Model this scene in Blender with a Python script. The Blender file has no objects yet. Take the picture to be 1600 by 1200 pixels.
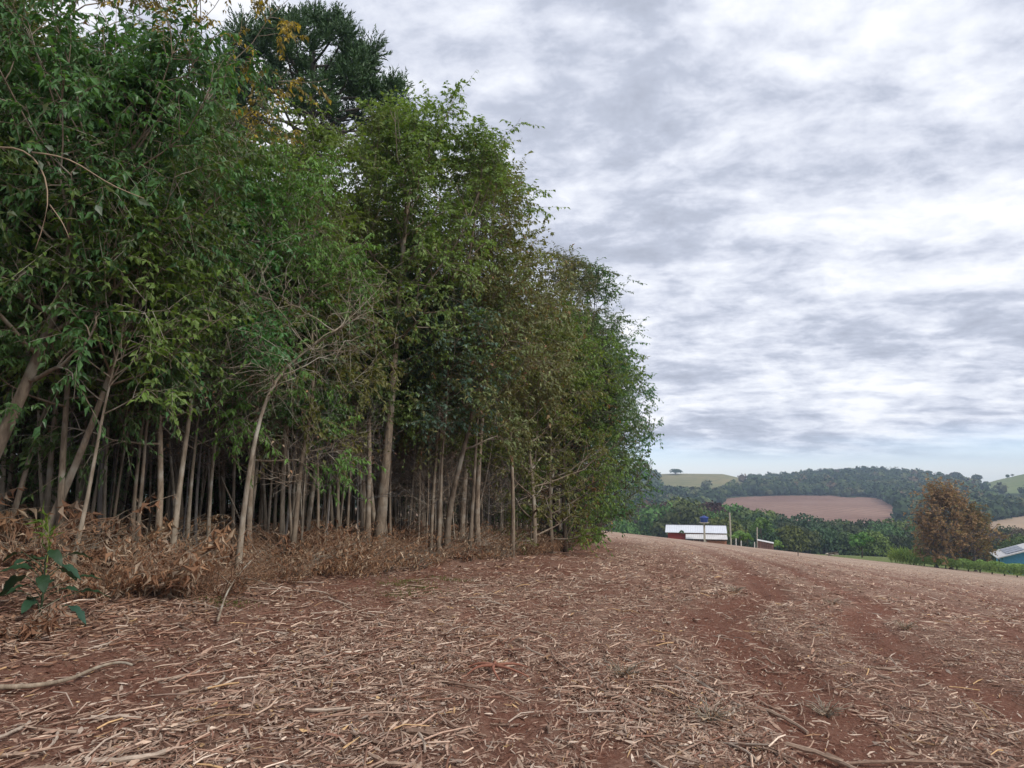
import bpy, math, random
import numpy as np
from mathutils import Vector

# ---------------------------------------------------------------- camera, sky, sun, exposure
S = bpy.context.scene
EYE = 1.6
PITCH = math.atan(135 / 1164.0)
cam_d = bpy.data.cameras.new('camera')
cam = bpy.data.objects.new('camera', cam_d)
S.collection.objects.link(cam)
cam.location = (0, 0, EYE)
cam.rotation_euler = (math.pi / 2 + PITCH, 0, 0)
cam_d.sensor_width = 36.0
cam_d.lens = 36.0 * 1164 / 1600
cam_d.clip_start = 0.05
cam_d.clip_end = 6000
S.camera = cam

SUN_EL, SUN_AZ = 43.0, 128.0        # degrees; azimuth from +Y (view direction) towards +X

W = bpy.data.worlds.new('World')
S.world = W
W.use_nodes = True
wt = W.node_tree
wt.nodes.clear()


def wn(kind, **kw):
    n = wt.nodes.new(kind)
    for k, v in kw.items():
        setattr(n, k, v)
    return n


def wm(op, a, b=None, clamp=False):
    n = wt.nodes.new('ShaderNodeMath')
    n.operation = op
    n.use_clamp = clamp
    for i, v in enumerate((a, b)):
        if v is None:
            continue
        if isinstance(v, (int, float)):
            n.inputs[i].default_value = v
        else:
            wt.links.new(v, n.inputs[i])
    return n.outputs[0]


sky = wn('ShaderNodeTexSky', sky_type='NISHITA', sun_disc=False)
sky.sun_elevation = math.radians(SUN_EL)
sky.sun_rotation = math.radians(SUN_AZ)
sky.altitude = 900
sky.air_density = 1.0
sky.dust_density = 0.2
sky.ozone_density = 4.0
tc = wn('ShaderNodeTexCoord')
sep = wn('ShaderNodeSeparateXYZ')
wt.links.new(tc.outputs['Generated'], sep.inputs[0])
zz = wm('MAXIMUM', sep.outputs['Z'], 0.0)
den = wm('ADD', zz, 0.2)
comb = wn('ShaderNodeCombineXYZ')
wt.links.new(wm('DIVIDE', sep.outputs['X'], den), comb.inputs[0])
wt.links.new(wm('DIVIDE', sep.outputs['Y'], den), comb.inputs[1])


def wnoise(scale, detail, rough, rot, sx, sy, dist=0.0, off=(0, 0, 0)):
    mp = wn('ShaderNodeMapping')
    mp.inputs['Rotation'].default_value = (0, 0, math.radians(rot))
    mp.inputs['Scale'].default_value = (sx, sy, 1)
    mp.inputs['Location'].default_value = off
    wt.links.new(comb.outputs[0], mp.inputs[0])
    n = wn('ShaderNodeTexNoise')
    n.inputs['Scale'].default_value = scale
    n.inputs['Detail'].default_value = detail
    n.inputs['Roughness'].default_value = rough
    n.inputs['Distortion'].default_value = dist
    wt.links.new(mp.outputs[0], n.inputs['Vector'])
    return n.outputs['Fac']


big = wnoise(1.3, 2.0, 0.5, 20, 0.9, 1.0, 0.3, (3.1, 1.7, 0))
rolls = wnoise(3.4, 7.0, 0.58, 20, 0.85, 1.1, 0.3, (0.4, 5.2, 0))
fine = wnoise(9.0, 6.0, 0.62, 20, 0.95, 1.05, 0.2, (7.4, 2.2, 0))
v = wm('ADD', wm('MULTIPLY', big, 0.36), wm('ADD', wm('MULTIPLY', rolls, 0.52), wm('MULTIPLY', fine, 0.30)))
ramp = wn('ShaderNodeValToRGB')
wt.links.new(v, ramp.inputs[0])
cr = ramp.color_ramp
cr.elements[0].position = 0.48
cr.elements[0].color = (0.93, 0.94, 0.99, 1)
cr.elements[1].position = 0.73
cr.elements[1].color = (0.42, 0.455, 0.55, 1)
for pos, c in ((0.54, (0.80, 0.83, 0.91, 1)), (0.60, (0.65, 0.685, 0.79, 1)), (0.655, (0.50, 0.54, 0.65, 1))):
    e = cr.elements.new(pos)
    e.color = c
sc10 = wn('ShaderNodeMix', data_type='RGBA', blend_type='MULTIPLY')
sc10.inputs['Factor'].default_value = 1.0
wt.links.new(ramp.outputs[0], sc10.inputs['A'])
sc10.inputs['B'].default_value = (7.0, 7.0, 7.0, 1)
edge_n = wnoise(0.55, 4.0, 0.55, 14, 0.35, 1.0, 0.0, (1, 1, 0))
edge = wm('ADD', sep.outputs['Z'], wm('MULTIPLY', wm('SUBTRACT', edge_n, 0.5), 0.11))
mr = wn('ShaderNodeMapRange', interpolation_type='SMOOTHSTEP')
wt.links.new(edge, mr.inputs['Value'])
mr.inputs['From Min'].default_value = 0.012
mr.inputs['From Max'].default_value = 0.052
mixc = wn('ShaderNodeMix', data_type='RGBA')
wt.links.new(mr.outputs[0], mixc.inputs['Factor'])
skt = wn('ShaderNodeMix', data_type='RGBA', blend_type='MULTIPLY')
skt.inputs['Factor'].default_value = 1.0
wt.links.new(sky.outputs[0], skt.inputs['A'])
skt.inputs['B'].default_value = (0.95, 1.0, 1.26, 1)          # the camera's cool white balance
wt.links.new(skt.outputs['Result'], mixc.inputs['A'])
wt.links.new(sc10.outputs['Result'], mixc.inputs['B'])
bg = wn('ShaderNodeBackground')
bg.inputs['Strength'].default_value = 0.1
wt.links.new(mixc.outputs['Result'], bg.inputs['Color'])
wo = wn('ShaderNodeOutputWorld')
wt.links.new(bg.outputs[0], wo.inputs['Surface'])

sun_d = bpy.data.lights.new('sun', 'SUN')
sun_d.energy = 1.5
sun_d.angle = math.radians(12)
sun_d.color = (1.0, 0.95, 0.88)
sun = bpy.data.objects.new('sun', sun_d)
S.collection.objects.link(sun)
_el, _az = math.radians(SUN_EL), math.radians(SUN_AZ)
to_sun = Vector((math.sin(_az) * math.cos(_el), math.cos(_az) * math.cos(_el), math.sin(_el)))
sun.rotation_euler = (-to_sun).to_track_quat('-Z', 'Y').to_euler()
sun.location = to_sun * 60

S.view_settings.view_transform = 'Standard'
S.view_settings.look = 'None'
S.view_settings.exposure = 0.7
S.view_settings.gamma = 1.0
S.view_settings.use_curve_mapping = False
S.render.engine = 'CYCLES'
S.cycles.max_bounces = 6
S.cycles.diffuse_bounces = 3
S.cycles.glossy_bounces = 2
S.cycles.transmission_bounces = 3
S.cycles.volume_bounces = 0
S.cycles.caustics_reflective = False
S.cycles.caustics_refractive = False
S.cycles.use_denoising = True

# ---------------------------------------------------------------- small maths helpers
RNG = np.random.default_rng(7)
COL = S.collection


def sstep(a, b, x):
    t = np.clip((x - a) / (b - a), 0, 1)
    return t * t * (3 - 2 * t)


def vnoise(x, y, seed=0):
    x = np.asarray(x, float)
    y = np.asarray(y, float)
    xi = np.floor(x).astype(np.int64)
    yi = np.floor(y).astype(np.int64)
    xf, yf = x - xi, y - yi
    u, w = xf * xf * (3 - 2 * xf), yf * yf * (3 - 2 * yf)

    def h(i, j):
        n = (i * 374761393 + j * 668265263 + seed * 1442695041) & 0xFFFFFFFF
        n = ((n ^ (n >> 13)) * 1274126177) & 0xFFFFFFFF
        return ((n ^ (n >> 16)) & 0xFFFF) / 65535.0
    a, b, c, d = h(xi, yi), h(xi + 1, yi), h(xi, yi + 1), h(xi + 1, yi + 1)
    return (a * (1 - u) + b * u) * (1 - w) + (c * (1 - u) + d * u) * w


def fbm(x, y, seed=0, octv=4):
    s, a, t = 0, 1.0, 0
    for o in range(octv):
        s = s + a * vnoise(x * 2 ** o, y * 2 ** o, seed + o * 17)
        t += a
        a *= 0.5
    return s / t


def norm(v):
    return v / np.maximum(np.linalg.norm(v, axis=-1, keepdims=True), 1e-9)


# ---------------------------------------------------------------- the lie of the land
EDGE_Y = np.array([-30, 0, 5, 6.5, 10, 13, 15, 22, 32, 45, 60])
EDGE_X = np.array([-6.5, -5.0, -4.3, -4.0, -3.6, -2.5, -1.3, 0.4, 2.6, 5.2, 7.5])


def xedge(y):
    return np.interp(y, EDGE_Y, EDGE_X)


_CP, _SP = math.cos(PITCH), math.sin(PITCH)


def ray(px, py):
    a, b, c = px - 800.0, 600.0 - py, 1164.0
    return np.array([a, c * _CP - b * _SP, c * _SP + b * _CP])


def project(x, y, z):
    z = z - EYE
    f = y * _CP + z * _SP
    u = -y * _SP + z * _CP
    f = np.where(f > 0.01, f, 0.01)
    return 800 + 1164 * x / f, 600 - 1164 * u / f


def at_depth(px, py, Y):
    d = ray(px, py)
    t = Y / d[1]
    return np.array([d[0] * t, Y, EYE + d[2] * t])


def at_range(px, py, R):
    d = ray(px, py)
    t = R / math.hypot(d[0], d[1])
    return np.array([d[0] * t, d[1] * t, EYE + d[2] * t])


RIDGE = [(400, 744), (900, 748), (1030, 742), (1060, 741), (1130, 741), (1165, 749), (1190, 755), (1240, 750), (1290, 743),
         (1340, 740), (1400, 744), (1450, 751), (1500, 757), (1525, 759), (1560, 749), (1600, 740), (1700, 728), (2000, 735)]
_raz = np.array([math.atan2(ray(p, q)[0], ray(p, q)[1]) for p, q in RIDGE])
_rel = np.array([ray(p, q)[2] / math.hypot(*ray(p, q)[:2]) for p, q in RIDGE])


def H(x, y):
    x = np.asarray(x, float)
    y = np.asarray(y, float)
    r = np.hypot(x, y)
    az = np.arctan2(x, y)
    yy = np.maximum(y, 0)
    near = -0.1 * np.clip(x, -14, 70) - 0.008 * np.clip(x - 6, 0, 64) - 0.058 * (np.sqrt(yy * yy + 225) - 15)
    near = near + 0.42 * sstep(0.0, 3.0, xedge(y) - x + 0.6) * (1 - sstep(16, 34, y))
    right = sstep(math.radians(29), math.radians(33), az)
    ridge = EYE + 900 * np.interp(az, _raz, _rel)
    keys = [95, 140, 200, 300, 420, 620, 700, 900, 1000, 1400]
    z300 = -25.0 + 5.0 * right
    z420 = -23.5 + 1.5 * right
    vals = [near * 0 - 9.0, near * 0 - 12.6, near * 0 - 20, z300 + near * 0, z420 + near * 0, near * 0 - 18.0, near * 0 - 15.0,
            ridge, ridge - 4, ridge - 40]
    far = vals[0]
    for i in range(len(keys) - 1):
        t = np.clip((r - keys[i]) / (keys[i + 1] - keys[i]), 0, 1)
        far = np.where(r >= keys[i], vals[i] * (1 - t) + vals[i + 1] * t, far)
    far = far + (vnoise(x / 60, y / 60, 3) - .5) * 3 * sstep(150, 300, r)
    b = sstep(92, 140, r)
    return near * (1 - b) + far * b


def rowcoord(x, y):
    return x - xedge(y)


def track(x, y):
    """bare soil where wheels ran, parallel to the wood's edge: 0..1"""
    w = rowcoord(x, y) + (vnoise(x / 3, y / 6, 11) - .5) * 0.5
    m = 0
    for c, hw, s in ((1.6, 0.8, 0.55), (4.2, 0.45, .4), (6.4, 0.5, 0.95), (8.5, 0.42, 0.92), (10.9, 0.35, 0.6), (13.5, .5, .6), (15.5, .5, .6)):
        m = np.maximum(m, s * (1 - sstep(hw * 0.4, hw * 1.5, np.abs(w - c))))
    return m


def bump(x, y):
    r = np.hypot(x, y)
    b = (fbm(x / 0.55, y / 0.55, 5, 3) - .5) * 0.09 + (vnoise(x / .13, y / .13, 9) - .5) * 0.03
    b = b - 0.05 * track(x, y) + 0.012 * np.cos(rowcoord(x, y) * 2 * math.pi / 0.5)
    return b * (1 - sstep(40, 80, r))


def G(x, y):
    return H(x, y) + bump(x, y)


def ground_at(px, py, rmin=3.0, rmax=130.0):
    d = ray(px, py)
    d = d / math.hypot(d[0], d[1])
    rs = np.linspace(rmin, rmax, 4000)
    dz = EYE + d[2] * rs - H(d[0] * rs, d[1] * rs)
    k = int(np.argmax(dz < 0)) if (dz < 0).any() else len(rs) - 1
    r = rs[k]
    return np.array([d[0] * r, d[1] * r, float(H(d[0] * r, d[1] * r))])


# ---------------------------------------------------------------- mesh helpers
def mesh_of(name, V, Fs, col=None, smooth=False):
    me = bpy.data.meshes.new(name)
    V = np.asarray(V, np.float32)
    Fs = [np.asarray(f, np.int32) for f in Fs if len(f)]
    me.vertices.add(len(V))
    me.vertices.foreach_set('co', V.ravel())
    nl = sum(f.size for f in Fs)
    npoly = sum(len(f) for f in Fs)
    me.loops.add(nl)
    me.loops.foreach_set('vertex_index', np.concatenate([f.ravel() for f in Fs]))
    me.polygons.add(npoly)
    tot = np.concatenate([np.full(len(f), f.shape[1], np.int32) for f in Fs])
    st = np.concatenate([[0], np.cumsum(tot)[:-1]]).astype(np.int32)
    me.polygons.foreach_set('loop_start', st)
    me.polygons.foreach_set('loop_total', tot)
    me.polygons.foreach_set('use_smooth', np.full(npoly, smooth))
    if col is not None:
        a = me.attributes.new('col', 'FLOAT_COLOR', 'POINT')
        c = np.ones((len(V), 4), np.float32)
        c[:, :col.shape[1]] = col
        a.data.foreach_set('color', c.ravel())
    me.update(calc_edges=True)
    me.validate()
    return me


class MB:
    """collects boxes, tubes and arrays, builds one mesh"""

    def __init__(self):
        self.V, self.F, self.n = [], {3: [], 4: []}, 0
        self.C = []

    def add(self, V, *Fs, col=None):
        V = np.asarray(V, float).reshape(-1, 3)
        for f in Fs:
            f = np.asarray(f, int)
            if len(f):
                self.F[f.shape[1]].append(f + self.n)
        self.V.append(V)
        self.C.append(np.zeros((len(V), 3)) if col is None else np.broadcast_to(col, (len(V), 3)))
        self.n += len(V)
        return self

    def box(self, c, s, rz=0.0, rx=0.0, ry=0.0):
        c = np.asarray(c, float)
        s = np.asarray(s, float) / 2
        v = np.array([[i, j, k] for i in (-1, 1) for j in (-1, 1) for k in (-1, 1)], float) * s
        if ry:
            q, w = math.cos(ry), math.sin(ry)
            v = v @ np.array([[q, 0, w], [0, 1, 0], [-w, 0, q]]).T
        if rx:
            q, w = math.cos(rx), math.sin(rx)
            v = v @ np.array([[1, 0, 0], [0, q, -w], [0, w, q]]).T
        if rz:
            q, w = math.cos(rz), math.sin(rz)
            v = v @ np.array([[q, -w, 0], [w, q, 0], [0, 0, 1]]).T
        f = [[0, 1, 3, 2], [4, 6, 7, 5], [0, 4, 5, 1], [2, 3, 7, 6], [0, 2, 6, 4], [1, 5, 7, 3]]
        return self.add(v + c, f)

    def tube(self, P, R, sides=6, caps=True):
        V, F = tubes(np.asarray(P, float)[None], np.asarray(R, float)[None], sides)
        self.add(V, F)
        if caps:
            n = len(P)
            base = self.n - n * sides
            Pe = np.asarray(P, float)
            self.V.append(Pe[[0, -1]])
            self.C.append(np.zeros((2, 3)))
            i = np.arange(sides)
            j = (i + 1) % sides
            self.F[3].append(np.stack([base + j, base + i, np.full(sides, self.n)], 1))
            o = base + (n - 1) * sides
            self.F[3].append(np.stack([o + i, o + j, np.full(sides, self.n + 1)], 1))
            self.n += 2
        return self

    def mesh(self, name, smooth=False, color=False):
        Fs = [np.concatenate(f) for f in self.F.values() if f]
        return mesh_of(name, np.concatenate(self.V), Fs, np.concatenate(self.C) if color else None, smooth)


def tubes(P, R, sides):
    """P (n,k,3), R (n,k) -> verts, quads"""
    n, k, _ = P.shape
    T = np.empty_like(P)
    T[:, 1:-1] = P[:, 2:] - P[:, :-2]
    T[:, 0] = P[:, 1] - P[:, 0]
    T[:, -1] = P[:, -1] - P[:, -2]
    T = norm(T)
    mean = norm(P[:, -1] - P[:, 0] + 1e-6)
    ref = np.where((np.abs(mean[:, 2]) > 0.8)[:, None], np.array([1.0, 0.13, 0]), np.array([0, 0.1, 1.0]))
    U = norm(np.cross(T, ref[:, None, :]))
    Vv = np.cross(T, U)
    a = np.arange(sides) * 2 * math.pi / sides
    ring = (np.cos(a)[None, None, :, None] * U[:, :, None, :] + np.sin(a)[None, None, :, None] * Vv[:, :, None, :])
    V = P[:, :, None, :] + ring * R[:, :, None, None]
    idx = np.arange(n * k * sides).reshape(n, k, sides)
    a0, b0 = idx[:, :-1, :], idx[:, 1:, :]
    F = np.stack([a0, np.roll(a0, -1, 2), np.roll(b0, -1, 2), b0], -1).reshape(-1, 4)
    return V.reshape(-1, 3), F


def leaves(B, D, N, L, Wd, fold=0.18, curl=0.25, rng=RNG):
    """leaf blades folded on the midrib: (n) -> verts (5n), tris (4n)"""
    n = len(B)
    D = norm(D)
    X = norm(np.cross(D, N))
    Nn = np.cross(X, D)
    L = np.asarray(L).reshape(-1, 1)
    Wd = np.asarray(Wd).reshape(-1, 1)
    v0 = B
    v1 = B + D * L * 0.42 + X * Wd * 0.5 + Nn * L * fold * 0.4
    v2 = B + D * L * 0.97 - Nn * L * curl
    v3 = B + D * L * 0.42 - X * Wd * 0.5 + Nn * L * fold * 0.4
    v4 = B + D * L * 0.5 - Nn * L * 0.02
    V = np.stack([v0, v1, v2, v3, v4], 1).reshape(-1, 3)
    o = (np.arange(n) * 5)[:, None]
    F = np.concatenate([o + np.array([[0, 4, 1]]), o + np.array([[1, 4, 2]]), o + np.array([[0, 3, 4]]), o + np.array([[3, 2, 4]])])
    return V, F


def obj(name, me, mat=None, parent=None, loc=None):
    o = bpy.data.objects.new(name, me)
    COL.objects.link(o)
    if mat is not None:
        if me.materials:
            o.material_slots[0].link = 'OBJECT'
            o.material_slots[0].material = mat
        else:
            me.materials.append(mat)
    if parent is not None:
        o.parent = parent
    if loc is not None:
        o.location = loc
    return o


def tag(o, label=None, cat=None, group=None, kind=None):
    for k, v_ in (('label', label), ('category', cat), ('group', group), ('kind', kind)):
        if v_:
            o[k] = v_
    return o


def thing(name, label, cat, loc=(0, 0, 0), rz=0.0, group=None, scale=1.0):
    o = bpy.data.objects.new(name, None)
    o.empty_display_size = 0.2
    COL.objects.link(o)
    o.location = [float(q) for q in loc]
    o.rotation_euler = (0, 0, rz)
    o.scale = (scale,) * 3 if isinstance(scale, (int, float)) else scale
    return tag(o, label, cat, group)


# ---------------------------------------------------------------- materials
class NT:
    def __init__(self, name):
        self.m = bpy.data.materials.new(name)
        self.m.use_nodes = True
        self.t = self.m.node_tree
        self.t.nodes.clear()
        self.out = self.t.nodes.new('ShaderNodeOutputMaterial')

    def n(self, kind, ins=None, **kw):
        nd = self.t.nodes.new(kind)
        for k, v_ in kw.items():
            setattr(nd, k, v_)
        for k, v_ in (ins or {}).items():
            if isinstance(v_, bpy.types.NodeSocket):
                self.t.links.new(v_, nd.inputs[k])
            else:
                nd.inputs[k].default_value = v_
        return nd

    def math(self, op, a, b=0.0, clamp=False):
        return self.n('ShaderNodeMath', {0: a, 1: b}, operation=op, use_clamp=clamp).outputs[0]

    def mix(self, f, a, b, blend='MIX'):
        c4 = lambda q: (*q, 1) if isinstance(q, tuple) and len(q) == 3 else q
        return self.n('ShaderNodeMix', {'Factor': f, 'A': c4(a), 'B': c4(b)}, data_type='RGBA', blend_type=blend).outputs['Result']

    def noise(self, scale, detail=3.0, rough=0.55, vec=None, dist=0.0):
        i = {'Scale': scale, 'Detail': detail, 'Roughness': rough, 'Distortion': dist}
        if vec is not None:
            i['Vector'] = vec
        return self.n('ShaderNodeTexNoise', i).outputs['Fac']

    def ramp(self, f, stops):
        r = self.n('ShaderNodeValToRGB', {0: f})
        e = r.color_ramp.elements
        e[0].position, e[0].color = stops[0][0], (*stops[0][1], 1)
        e[1].position, e[1].color = stops[-1][0], (*stops[-1][1], 1)
        for p, c in stops[1:-1]:
            q = e.new(p)
            q.color = (*c, 1)
        return r.outputs[0]

    def range(self, f, a, b, c=0.0, d=1.0):
        return self.n('ShaderNodeMapRange', {'Value': f, 'From Min': a, 'From Max': b, 'To Min': c, 'To Max': d}).outputs[0]

    def attr(self, name='col'):
        s = self.n('ShaderNodeAttribute', attribute_name=name)
        return s

    def pos(self):
        return self.n('ShaderNodeNewGeometry').outputs['Position']

    def principled(self, color, rough=0.8, spec=0.3, bump=None, bs=0.3, bd=0.02, **kw):
        ins = {'Base Color': color if not isinstance(color, tuple) else (*color, 1), 'Roughness': rough, 'Specular IOR Level': spec}
        if bump is not None:
            ins['Normal'] = self.n('ShaderNodeBump', {'Strength': bs, 'Distance': bd, 'Height': bump}).outputs[0]
        ins.update(kw)
        return self.n('ShaderNodeBsdfPrincipled', ins).outputs[0]

    def done(self, sh):
        self.t.links.new(sh, self.out.inputs['Surface'])
        return self.m


def leaf_mat(name, dark, light, accent=None, frac=0.0, rough=0.5, trans=0.32, tcol=None, spec=0.32, hue=0.09):
    t = NT(name)
    a = t.attr()
    s = t.n('ShaderNodeSeparateColor', {0: a.outputs['Color']})
    oi = t.n('ShaderNodeObjectInfo').outputs['Random']
    clump = t.noise(0.9, 2.0, 0.5, t.pos())
    f = t.math('ADD', t.math('MULTIPLY', s.outputs[0], 0.6), t.math('MULTIPLY', t.range(clump, 0.3, 0.7), 0.4))
    c = t.mix(f, dark, light)
    if accent:
        c = t.mix(t.math('LESS_THAN', s.outputs[1], frac), c, accent)
    c = t.n('ShaderNodeHueSaturation', {'Color': c, 'Hue': t.range(oi, 0, 1, 0.5 - hue / 2, 0.5 + hue / 2), 'Value': t.range(oi, 0, 1, 0.8, 1.4)}).outputs[0]
    p = t.principled(c, rough, spec)
    tr = t.n('ShaderNodeBsdfTranslucent', {'Color': t.mix(1.0, c, tcol or (1.55, 1.65, 0.6), 'MULTIPLY')}).outputs[0]
    return t.done(t.n('ShaderNodeMixShader', {0: trans, 1: p, 2: tr}).outputs[0])


def bark_mat(name, a, b, lichen=None, sc=6.0):
    t = NT(name)
    tcx = t.n('ShaderNodeTexCoord').outputs['Object']
    mp = t.n('ShaderNodeMapping', {'Vector': tcx, 'Scale': (1, 1, 0.25)}).outputs[0]
    n1 = t.noise(sc * 3, 5, 0.65, mp)
    n2 = t.noise(sc * 0.5, 3, 0.5, tcx)
    c = t.mix(t.range(n1, 0.32, 0.7), a, b)
    if lichen:
        c = t.mix(t.range(n2, 0.52, 0.66), c, lichen)
    oi = t.n('ShaderNodeObjectInfo').outputs['Random']
    c = t.n('ShaderNodeHueSaturation', {'Color': c, 'Value': t.range(oi, 0, 1, 0.7, 1.2)}).outputs[0]
    return t.done(t.principled(c, 0.9, 0.15, n1, 0.7, 0.02))


def attr_mat(name, rough=0.85, spec=0.2, trans=0.0, sc=30.0):
    t = NT(name)
    a = t.attr().outputs['Color']
    n1 = t.noise(sc, 3, 0.6, t.pos())
    c = t.mix(1.0, a, t.ramp(n1, [(0.25, (0.72, 0.70, 0.68)), (0.75, (1.22, 1.2, 1.18))]), 'MULTIPLY')
    p = t.principled(c, rough, spec)
    if trans:
        tr = t.n('ShaderNodeBsdfTranslucent', {'Color': c}).outputs[0]
        p = t.n('ShaderNodeMixShader', {0: trans, 1: p, 2: tr}).outputs[0]
    return t.done(p)


def plain_mat(name, c, rough=0.7, spec=0.3, var=0.15, sc=4.0, metal=0.0):
    t = NT(name)
    n1 = t.noise(sc, 5, 0.6, t.n('ShaderNodeTexCoord').outputs['Object'])
    lo = tuple(q * (1 - var) for q in c)
    hi = tuple(min(1, q * (1 + var)) for q in c)
    return t.done(t.principled(t.mix(t.range(n1, 0.3, 0.7), lo, hi), rough, spec, n1, 0.2, 0.01, Metallic=metal))


M = {}
M['leaf_dark'] = leaf_mat('leaf_dark', (0.032, 0.068, 0.024), (0.110, 0.191, 0.060), (0.11, 0.20, 0.04), 0.06, rough=0.38)
M['leaf_olive'] = leaf_mat('leaf_olive', (0.073, 0.104, 0.030), (0.227, 0.261, 0.081), (0.22, 0.17, 0.07), 0.05, rough=0.42)
M['leaf_grey'] = leaf_mat('leaf_grey', (0.056, 0.082, 0.044), (0.172, 0.204, 0.115), (0.17, 0.13, 0.06), 0.05, rough=0.45)
M['leaf_green'] = leaf_mat('leaf_green', (0.062, 0.102, 0.024), (0.185, 0.267, 0.065), (0.16, 0.26, 0.05), 0.10)
M['leaf_blue'] = leaf_mat('leaf_blue', (0.040, 0.081, 0.058), (0.136, 0.203, 0.146), rough=0.36)
M['leaf_lime'] = leaf_mat('leaf_lime', (0.055, 0.125, 0.020), (0.165, 0.290, 0.050), (0.2, 0.34, 0.05), 0.15, trans=0.35)
M['leaf_yellow'] = leaf_mat('leaf_yellow', (0.09, 0.085, 0.028), (0.33, 0.25, 0.07), (0.50, 0.38, 0.06), 0.4, trans=0.4, tcol=(1.3, 1.25, 0.5), hue=0.02)
M['leaf_brown'] = leaf_mat('leaf_brown', (0.088, 0.103, 0.040), (0.226, 0.237, 0.095), (0.23, 0.14, 0.07), 0.16, trans=0.3, tcol=(1.3, 1.1, 0.6))
M['leaf_rust'] = leaf_mat('leaf_rust', (0.10, 0.060, 0.035), (0.22, 0.12, 0.060), (0.33, 0.10, 0.04), 0.3, trans=0.3, tcol=(1.3, 1.0, 0.6))
M['leaf_dry'] = leaf_mat('leaf_dry', (0.149, 0.078, 0.044), (0.380, 0.215, 0.123), (0.40, 0.30, 0.21), 0.35, rough=0.8, trans=0.2, tcol=(1.2, 1, .8), spec=0.15, hue=0.015)
M['needle'] = leaf_mat('needle', (0.019, 0.042, 0.016), (0.060, 0.107, 0.034), (0.07, 0.12, 0.05), 0.1, rough=0.5, trans=0.08)
M['bark_pale'] = bark_mat('bark_pale', (0.19, 0.150, 0.108), (0.42, 0.355, 0.275), (0.45, 0.42, 0.35))
M['bark_brown'] = bark_mat('bark_brown', (0.14, 0.105, 0.076), (0.35, 0.28, 0.205), (0.38, 0.345, 0.28))
M['straw_stem'] = bark_mat('straw_stem', (0.20, 0.115, 0.070), (0.40, 0.255, 0.165))
M['bark_dark'] = bark_mat('bark_dark', (0.045, 0.035, 0.027), (0.14, 0.108, 0.080))
M['bark_grey'] = bark_mat('bark_grey', (0.09, 0.080, 0.075), (0.23, 0.21, 0.19))
M['litter'] = attr_mat('litter', 0.85, 0.2, 0.0, 40)
M['far_leaf'] = attr_mat('far_leaf', 0.8, 0.1, 0.0, 0.6)

# ground materials --------------------------------------------------------
t = NT('field_soil')
P_ = t.pos()
za = t.n('ShaderNodeSeparateColor', {0: t.attr('col').outputs['Color']})       # R wood floor, G grass, B bare track
fin = t.noise(30, 8, 0.75, P_)
mid = t.noise(3.2, 5, 0.62, P_)
lrg = t.noise(0.16, 4, 0.55, P_)
mpx = t.n('ShaderNodeMapping', {'Vector': P_, 'Rotation': (0, 0, math.radians(13)), 'Scale': (1.0, 0.10, 1)}).outputs[0]
row = t.noise(2.2, 5, 0.6, mpx)
straw = t.ramp(fin, [(0.30, (0.085, 0.040, 0.027)), (0.41, (0.27, 0.18, 0.13)), (0.55, (0.45, 0.345, 0.265)), (0.78, (0.56, 0.46, 0.365))])
soil = t.ramp(fin, [(0.25, (0.070, 0.026, 0.017)), (0.5, (0.175, 0.070, 0.045)), (0.8, (0.33, 0.18, 0.125))])
cover = t.math('ADD', t.math('MULTIPLY', t.range(mid, 0.34, 0.62), 0.55), t.math('MULTIPLY', t.range(row, 0.36, 0.62), 0.55))
cover = t.math('MULTIPLY', cover, t.math('SUBTRACT', 1.0, t.math('MULTIPLY', za.outputs[2], 0.8)), True)
dist = t.n('ShaderNodeVectorMath', {0: P_}, operation='LENGTH').outputs['Value']
straw_amt = t.math('MAXIMUM', t.math('MULTIPLY', cover, t.range(dist, 14, 45, 0.45, 1.0)), t.math('MULTIPLY', t.range(dist, 24, 55), t.math('SUBTRACT', 0.93, t.math('MULTIPLY', za.outputs[2], 0.5))), True)
fc = t.mix(straw_amt, soil, straw)
fc = t.mix(1.0, fc, t.ramp(lrg, [(0.3, (0.86, 0.84, 0.82)), (0.7, (1.12, 1.12, 1.12))]), 'MULTIPLY')
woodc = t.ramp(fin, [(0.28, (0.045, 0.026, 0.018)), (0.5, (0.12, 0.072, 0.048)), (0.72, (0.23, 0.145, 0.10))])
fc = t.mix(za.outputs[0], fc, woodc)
grs = t.ramp(mid, [(0.3, (0.07, 0.10, 0.028)), (0.55, (0.15, 0.18, 0.055)), (0.75, (0.25, 0.22, 0.10))])
fc = t.mix(za.outputs[1], fc, grs)
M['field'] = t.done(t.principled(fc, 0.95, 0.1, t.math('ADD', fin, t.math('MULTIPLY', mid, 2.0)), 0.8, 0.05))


def land_mat(name, a, b, c, sc1=0.02, sc2=0.5):
    t = NT(name)
    p = t.pos()
    n1 = t.noise(sc1, 4, 0.55, p)
    n2 = t.noise(sc2, 5, 0.65, p)
    k = t.mix(t.range(n1, 0.35, 0.65), a, b)
    k = t.mix(t.range(n2, 0.48, 0.75), k, c)
    return t.done(t.principled(k, 0.95, 0.05, n2, 0.5, 0.5))


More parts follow.
